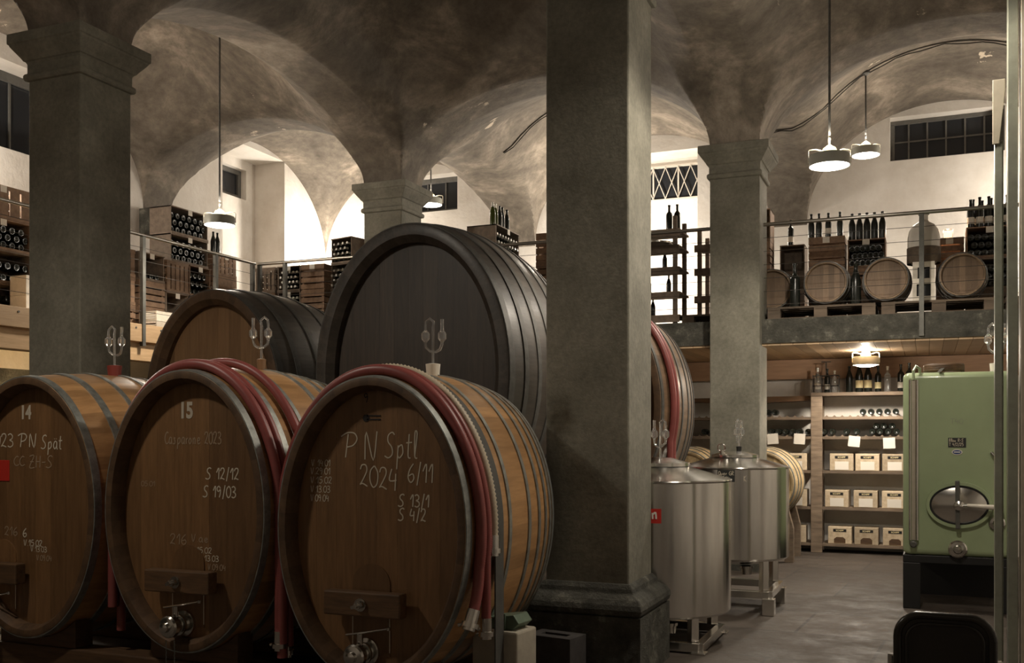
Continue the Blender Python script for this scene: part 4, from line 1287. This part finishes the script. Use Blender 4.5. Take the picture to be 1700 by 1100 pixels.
for x in (-.16, -.053, .053, .16):
    for y_ in (-.06, .06):
        wc.tube([(x, y_, 0), (x, y_, .22)], .004, 5)
    wc.tube([(x, -.06, .004), (x, .06, .004)], .004, 5)
wc.build('basket', 'cable', t)
MB().tube([(0, -.06, .22), (0, -.06, .40), (0, .06, .40), (0, .06, .22)], .004, 6).tube([(-.06, 0, .40), (.06, 0, .40)], .006, 6).build('handle', 'cable', t)
def lie(x, z, label, group, y=TY + .06, neck=False, roll=0.0):
    o = inst('wine_bottle', B_DARK, None, (x, y, z + .039), (R(-90), 0, roll))
    return tag(o, label, 'bottle', group)
for i, u in enumerate((1430, 1443, 1456, 1469, 1482)):
    lie(xs(u), 1.757, f'{ORD[i]} from the post of five bottles lying on the upper notched shelf', 'lying bottles on the upper shelf')
for i, u in enumerate((1273, 1285)):
    lie(xs(u), 1.757, f'{ORD[i]} of two bottles lying on the upper notched shelf by the stone column', 'lying bottles on the upper shelf')
for i, u in enumerate((1367, 1381, 1404, 1420, 1445, 1457, 1470, 1483)):
    lie(xs(u), 1.507, f'{ORD[i]} dark bottle from the post lying on the lower notched shelf', 'lying bottles on the lower shelf')
for i, u in enumerate((1445, 1457, 1470)):
    lie(xs(u) + .045, 1.577, f'{ORD[i]} bottle from the post in the upper layer of the lower notched shelf', 'lying bottles on the lower shelf', TY + .09)
for i, u in enumerate((1279, 1291, 1303, 1315, 1327, 1341)):
    lie(xs(u), 1.507, f'{ORD[i]} bottle from the stone column lying on the lower notched shelf', 'lying bottles on the lower shelf', TY + .06)
for i, (u, z) in enumerate(((1283, 1.46), (1328, 1.46), (1417, 1.43), (1472, 1.41))):
    o = MB().box(-.07, .07, -.003, 0, -.075, .06).build('price_card', 'paper', None, 0)
    o.location = (xs(u), TY - .012, z)
    o.rotation_euler = (0, R((-4, 3, 6, -2)[i]), 0)
    tag(o, f'{ORD[i]} white price card from the stone column, hanging on the lower notched shelf', 'card')
def carton(label, x, z, lab):
    t = thing('wine_carton', label, 'carton', (x, TY + .16, z), rnd.uniform(-.04, .04), 'cartons on the shelves')
    MB().box(-.143, .143, -.14, .14, 0, .215).build('carton', 'cardboard', t, 0, .006)
    st = MB().box(-.08, .08, -.1425, -.1405, .152, .187).build('name_strip', 'black', t, 0)
    inst('lettering', NAME_ME, st, (0, -.1432, .1605))
    if lab == 1:
        MB().box(-.08, .085, -.1425, -.1405, .01, .115).build('paper_label', 'paper', t, 0)
    elif lab == 2:
        MB().prism([(-.07, .01), (.07, .01), (.07, .06), (.04, .085), (-.04, .085), (-.07, .06)], -.1425, -.1405).build('hand_hole', 'darkwood', t, 0)
    return t
NAME_ME = text_mesh('carton_name', 'SCHIPF', .026, 'cream', 1.15, .0006, .0003)
for rname, z, us, lab in (('upper', 1.051, (1334, 1394.5, 1436, 1478), 1), ('middle', .586, (1334, 1387, 1433, 1478), 1), ('lowest', .121, (1332, 1392, 1434, 1479), 2)):
    for i, u in enumerate(us):
        look = ('pale carton with paper label' if lab == 1 else 'stained carton with hand hole') if i else 'carton half hidden by the barrel'
        place = f'{ORD[i - 1]} beyond the post' if i else 'before the post'
        carton(f'{look}, {place} on the {rname} carton shelf', xs(u) - (.10 if i == 0 else -.015), z, lab if i else (1 if lab == 1 else 0))
for i, x in enumerate((-1.12, -.80)):
    carton(f'pale carton {("beside", "behind")[i]} the red-hosed cask, before the stone column on the upper carton shelf', x, 1.051, 1)
for i, x in enumerate((-1.05, -.94, -.83)):
    lie(x, 1.507, f'{ORD[i]} bottle lying on the notched shelf between the red-hosed cask and the column', 'lying bottles on the lower shelf')
# pale barrels behind the steel tanks
PM = ('paleoak', 'paleoak', 'paleoak', 'hoop')
for x, nm in ((-.10, 'between the steel tank and the carton shelves'), (-1.02, 'hidden behind the tank beside the red-hosed cask')):
    barrique('new pale oak barrel ' + nm, x, 6.5, .93, .375, 1.0, PM, 'pale oak barrels')
    t = thing('barrel_stand', 'dark wooden stand under the pale oak barrel ' + nm, 'stand', (x, 6.5, 0))
    for sy in (-.34, .34):
        pr = [(-.36, .40)] + [(-.30 + .06 * k, .93 - .418 * math.sqrt(1 - ((-.30 + .06 * k) / .418) ** 2) - .006) for k in range(11)] + [(.36, .40), (.36, .30), (-.36, .30)]
        MB().prism(pr[::-1], sy - .05, sy + .05).build('saddle', 'shelfwood', t, 0)
        for sx in (-.31, .31):
            MB().box(sx - .05, sx + .05, sy - .05, sy + .05, 0, .30).build('leg', 'shelfwood', t, 0)

# ------------------------------------------------------------------ round steel tanks
def wrap(mb_, r, a0):
    """bend a flat xz drawing round a standing cylinder of radius r at angle a0"""
    out = []
    for x, y, z in mb_.v:
        a = a0 + x / r
        rr = r - y
        out.append((rr * math.cos(a), rr * math.sin(a), z))
    mb_.v = out
    return mb_
def patch(x0, x1, z0, z1, y=-.002, n=8):
    return MB().grid(lambda u, v: (x0 + (x1 - x0) * u, y, z0 + (z1 - z0) * v), n, 1)
def steel_tank(label, x, y, r, z0, z1, legs_a, base_z):
    t = thing('steel_tank', label, 'tank', (x, y, 0))
    k = r / .54
    MB().lathe([(r * .55, z0 - .05), (r * .97, z0 - .005), (r, z0 + .012), (r, z1), ], 64).build('tank_body', 'steel', t, 30)
    MB().lathe([(r + .004, z1 - .01), (r + .008, z1), (r + .004, z1 + .008), (r * .97, z1 + .012), (r * .42, z1 + .10 * k), (r * .40, z1 + .10 * k)], 64).build('lid_cone', 'steel', t, 25)
    MB().lathe([(r * .40, z1 + .095 * k), (r * .44, z1 + .10 * k), (r * .44, z1 + .125 * k), (r * .41, z1 + .13 * k), (r * .2, z1 + .16 * k), (.0, z1 + .165 * k)], 48).build('manhole_cover', 'steel', t, 30)
    for a in legs_a:
        c, s_ = math.cos(a), math.sin(a)
        MB().bar((r * .90 * c, r * .90 * s_, base_z), (r * .90 * c, r * .90 * s_, z0 + .02), .06, .06, (c, s_, 0)).build('leg', 'steel', t, 0, .004)
    q = r * .74
    for i in range(4):
        a, b_ = [(-q, -q), (q, -q), (q, q), (-q, q)][i], [(q, -q), (q, q), (-q, q), (-q, -q)][i]
        MB().bar((*a, base_z - .032), (*b_, base_z - .032), .06, .06).build('base_rail', 'steel', t, 0, .004)
        MB().box(a[0] - .05, a[0] + .05, a[1] - .05, a[1] + .05, 0, max(.012, base_z - .06)).build('foot', 'steel', t, 0, .004)
    MB().lathe([(0, 0), (.045, 0), (.045, .05), (.055, .05), (.055, .07), (.03, .075), (.0, .075)], 20, (0, 0, 0)).build('outlet', 'chrome', t).location = (r * .30, -r * .5, z0 - .13)
    return t
LEGS = [R(-45), R(45), R(135), R(225)]
T1X, T1Y, T1R = -.13, 1.22, .535
t = steel_tank('larger round steel tank half hidden by the large front column', T1X, T1Y, T1R, .24, 1.18, LEGS, .075)
st = wrap(patch(-.30, .03, .90, 1.0), T1R, R(-76)).build('sticker', 'redlabel', t, 0)
nm = MB()
strokes(nm, 'n', -.035, .93, .085, None, -.004, .006)
wrap(nm, T1R, R(-76)).build('sticker_lettering', 'paper', st, 60)
airlock('glass fermentation lock on the steel tank beside the large front column', -.10, T1Y - .02, 1.345, R(160), 1.0)
T2X, T2Y, T2R = .15, 2.86, .462
t = steel_tank('smaller round steel tank with a black chalk label', T2X, T2Y, T2R, .45, 1.225, LEGS, .20)
a2 = R(-90.5)
lb = wrap(patch(-.06, .085, 1.115, 1.213), T2R, a2).build('chalk_label', 'blackboard', t, 0)
nm = MB()
strokes(nm, 'Quer GR', -.052, 1.17, .032, .13, -.003, .0022)
strokes(nm, '17/4', -.04, 1.124, .034, .085, -.003, .0022)
wrap(nm, T2R, a2).build('chalk_writing', 'chalk', lb, 60)
nm = MB()
strokes(nm, 'K', .155, 1.12, .045, None, -.002, .002)
wrap(nm, T2R, a2).build('chalk_mark', 'chalk', t, 60)
airlock('glass fermentation lock on the steel tank with the black label', .19, T2Y - .02, 1.365, R(75), 1.0)
MB().lathe([(.02, 0), (.024, .05), (.014, .053)], 14, (.04, -.02, 1.355)).build('stopper', 'black', t)
rg = MB()
rg.cyl((-.10, -.08, 1.30), (-.10, -.08, 1.37), .016, 12)
rg.tube([(-.10 + .032 * math.cos(2 * math.pi * k / 20), -.08, 1.395 + .032 * math.sin(2 * math.pi * k / 20)) for k in range(21)], .007, 8)
rg.build('ring_bolt', 'chrome', t)

# ------------------------------------------------------------------ green tank
GX0, GX1, GY, GZB, GZT = 1.52, 2.42, 3.3, .47, 2.045
t = thing('green_tank', 'big green enamelled wine tank on black legs with an oval steel hatch', 'tank', ((GX0 + GX1) / 2, GY, 0))
cx_ = (GX0 + GX1) / 2
o = MB().box(GX0 - cx_, GX1 - cx_, 0, 1.1, GZB, GZT).build('tank_body', 'green', t, 60, .05, 5)
for x in (GX0 - cx_ + .07, GX1 - cx_ - .07):
    for y_ in (.09, 1.0):
        MB().box(x - .07, x + .07, y_ - .07, y_ + .07, 0, .40).build('leg', 'black', t, 0, .006)
MB().box(GX0 - cx_, GX1 - cx_, .02, 1.08, .40, .468).build('base_frame', 'black', t, 0, .006)
MB().box(GX0 - cx_ + .02, GX1 - cx_ - .02, .92, .94, .0, .40).build('under_tank_shade', 'black', t, 0)  # black sheet standing in for the shade under the tank
gx = 1.605 - cx_
gg = MB()
gg.cyl((gx - .028, -.035, .60), (gx - .028, -.035, 1.98), .010, 12)
gg.cyl((gx + .028, -.035, .60), (gx + .028, -.035, 1.98), .013, 12)
ga = gg.build('level_gauge', 'chrome', t)
MB().box(gx - .014, gx + .014, -.028, -.001, .60, 1.99).build('gauge_scale', 'palesteel', t, 0)
MB().tube([(gx, -.03, 1.98), (gx, -.03, 2.06), (gx + .02, 0, 2.10), (gx + .05, .03, 2.08), (gx + .05, .05, 2.0)], .012, 10).build('gauge_bend', 'green', t)
MB().lathe([(0, 0), (.03, 0), (.03, .04), (.02, .045), (.02, .06), (0, .06)], 18, (gx, 0, .565), 'y').build('gauge_tap', 'darksteel', t)
mx, mz = 1.965 - cx_, .91
def ering(rx, rz, y0, y1, iw):
    n = 56
    vs, fs = [], []
    for k in range(n):
        a = 2 * math.pi * k / n
        c, s_ = math.cos(a), math.sin(a)
        vs += [(mx + rx * c, y0, mz + rz * s_), (mx + rx * .985 * c, y1, mz + rz * .985 * s_), (mx + (rx - iw) * c, y1, mz + (rz - iw) * s_), (mx + (rx - iw) * c, y0 + .002, mz + (rz - iw) * s_)]
    fs = [(k * 4 + j, k * 4 + j + 1, ((k + 1) % n) * 4 + j + 1, ((k + 1) % n) * 4 + j) for k in range(n) for j in range(3)]
    return MB().add(vs, fs)
ering(.262, .198, .0, -.035, .03).build('hatch_collar', 'green', t, 40)
ering(.232, .166, -.002, -.028, .012).build('gasket', 'black', t, 40)
hd = MB()
n = 48
vs, fs = [(mx, -.05, mz)], []
for ri, (q, yy) in enumerate(((.35, -.046), (.7, -.036), (1.0, -.018))):
    for k in range(n):
        a = 2 * math.pi * k / n
        vs.append((mx + .222 * q * math.cos(a), yy, mz + .156 * q * math.sin(a)))
fs = [(0, 1 + (k + 1) % n, 1 + k) for k in range(n)]
for ri in range(2):
    fs += [(1 + ri * n + k, 1 + ri * n + (k + 1) % n, 1 + (ri + 1) * n + (k + 1) % n, 1 + (ri + 1) * n + k) for k in range(n)]
hatch = hd.add(vs, fs).build('hatch_door', 'chrome', t, 180)
MB().bar((mx - .01, -.065, mz - .2), (mx - .015, -.065, mz + .21), .035, .03, (0, 1, 0)).build('hatch_bar', 'darksteel', t, 0, .006)
hk = MB()
hk.lathe([(0, 0), (.045, 0), (.04, .03), (.02, .04), (0, .045)], 20, (mx, -.075, mz), 'y')
hk.tube([(mx, -.10, mz), (mx + .07, -.105, mz + .004)], .012, 10)
hk.build('hatch_screw', 'chrome', t)
MB().tube([(mx + .06, -.105, mz + .004), (mx + .12, -.105, mz), (mx + .27, -.10, mz - .008), (mx + .30, -.08, mz - .008), (mx + .31, -.0, mz - .005)], [.012, .016, .022, .03, .02], 12).build('hatch_handle', 'whitewood', t)
bbm = MB().box(1.88 - cx_, 2.02 - cx_, -.004, -.0005, 1.40, 1.482).build('chalk_label', 'blackboard', t, 0)
nm = MB()
strokes(nm, 'Blau R-S', 1.887 - cx_, 1.448, .026, .115, -.006, .0018)
strokes(nm, 'T 4/2/25', 1.887 - cx_, 1.412, .026, .115, -.006, .0018)
nm.build('chalk_writing', 'chalk', bbm, 60)
n = 32
def ev(rx, rz, y0):
    return MB().prism([(1.95 - cx_ + rx * math.cos(2 * math.pi * k / n), 1.36 + rz * math.sin(2 * math.pi * k / n)) for k in range(n)], y0, -.0005)
bd = ev(.042, .024, -.006).build('badge', 'paper', t, 0)
ev(.034, .017, -.008).build('badge_field', 'blue', bd, 0)
MB().box(1.925 - cx_, 1.975 - cx_, -.0085, -.0075, 1.356, 1.365).build('badge_band', 'paper', bd, 0)
def valve(x, z, r, nm_):
    return MB().lathe([(0, 0), (r, 0), (r, .02), (r * .85, .03), (r * .8, .03), (r * .5, .035), (r * .5, .06), (r * .4, .07), (0, .072)], 28, (x - cx_, 0, z), 'y').build(nm_, 'chrome', t)
valve(1.955, .535, .075, 'drain_valve')
valve(2.255, .765, .065, 'outlet_valve')
MB().tube([(2.215 - cx_, 0, 1.355), (2.215 - cx_, -.05, 1.355), (2.235 - cx_, -.055, 1.33)], .012, 10).build('sample_tap', 'chrome', t)
sf = MB()
strokes(sf, 'T40', 1.90 - cx_, 1.60, .045, .10, -.0012, .0018)
sf.build('number_marks', 'greysteel', t, 60)
t = thing('hose_coil', 'brown hose coil lying on top of the green tank', 'hose', (1.85, 3.55, GZT))
pts = []
for k in range(160):
    a = 2 * math.pi * k / 40
    pts.append((.15 * math.cos(a), .14 * math.sin(a), .02 + .012 * (k / 40)))
MB().tube(pts, .018, 8).build('hose_tube', 'darkwood', t)
MB().bar((-.04, -.26, .002), (.0, -.12, .05), .03, .004).build('strap', 'darksteel', t, 0)
t = airlock('glass fermentation lock on top of the green tank', 2.255, 3.5, GZT + .075, R(-20), 1.25)
MB().lathe([(.0, -.075), (.04, -.075), (.045, -.0), (.02, .004)], 18).build('stopper', 'white', t)

# ------------------------------------------------------------------ chair and steel uprights in front
t = thing('chair', 'black shell-backed chair with a rounded back in the front corner', 'chair', (1.78, -1.60, 0))
def rrect(hw_, z0, z1, r, n=8):
    p = []
    for cx0, cz0, a0 in ((hw_ - r, z1 - r, 0), (-hw_ + r, z1 - r, 90), (-hw_ + r, z0 + r, 180), (hw_ - r, z0 + r, 270)):
        for k in range(n + 1):
            a = R(a0 + 90 * k / n)
            p.append((cx0 + r * math.cos(a), cz0 + r * math.sin(a)))
    return p
MB().prism(rrect(.170, .43, .762, .085), -.006, .012).build('backrest', 'blackplastic', t, 0, .004)
o_ = rrect(.178, .42, .772, .09)
MB().tube([(x, -.004, z) for x, z in o_ + o_[:1]], .017, 12, False).build('back_rim', 'blackplastic', t)
i_ = rrect(.145, .45, .738, .07)
MB().tube([(x, -.008, z) for x, z in i_ + i_[:1]], .007, 8, False).build('back_bead', 'blackplastic', t)
MB().box(-.19, .19, .03, .36, .435, .46).build('seat', 'blackplastic', t, 0, .012, 3)
for sx in (-1, 1):
    MB().tube([(sx * .205, .02, .60), (sx * .21, .03, .44), (sx * .21, -.06, 0)], .012, 10).build('leg', 'chrome', t)
    MB().tube([(sx * .205, .33, .44), (sx * .21, .36, 0)], .012, 10).build('leg', 'chrome', t)
    MB().tube([(sx * .175, .0, .60), (sx * .205, .02, .60)], .010, 8).build('back_bracket', 'chrome', t)
def upright(label, x0, x1, y0, y1, h, mat, head=False):
    t = thing('steel_upright', label, 'post', ((x0 + x1) / 2, (y0 + y1) / 2, 0))
    hw_, hd_ = (x1 - x0) / 2, (y1 - y0) / 2
    p = MB()
    p.box(-hw_, hw_, -hd_, -hd_ + .006, 0, h).box(-hw_, -hw_ + .008, -hd_ + .006, hd_, 0, h).box(hw_ - .008, hw_, -hd_ + .006, hd_, 0, h)
    p.build('channel', mat, t, 0, .002)
    if head:
        MB().prism([(-hw_ - .012, h - .02), (-hw_ - .012, 3.49), (hw_ + .008, 3.49), (hw_ + .008, 3.42), (.0, h - .02)], -hd_ - .01, -hd_ + .0).build('head_bracket', 'palesteel', t, 0, .003)
        MB().box(-hw_ + .008, hw_ - .008, -hd_ - .004, -hd_ - .0005, .02, h - .02).build('guide_strip', mat, t, 0)
    MB().box(-hw_ - .006, hw_ + .006, -hd_ - .03, hd_ + .03, 0, .01).build('foot_plate', 'darksteel', t, 0)
    return t
upright('grey steel upright with an angled head bracket in front of the green tank', 2.064, 2.108, .17, .24, 3.15, 'greysteel', True)
upright('tall green grey steel upright between the bracketed and the pale upright', 2.128, 2.178, .14, .24, 5.0, 'greysteel')
upright('tall pale upright at the edge beside the green tank', 2.192, 2.36, .12, .28, 5.0, 'palesteel')
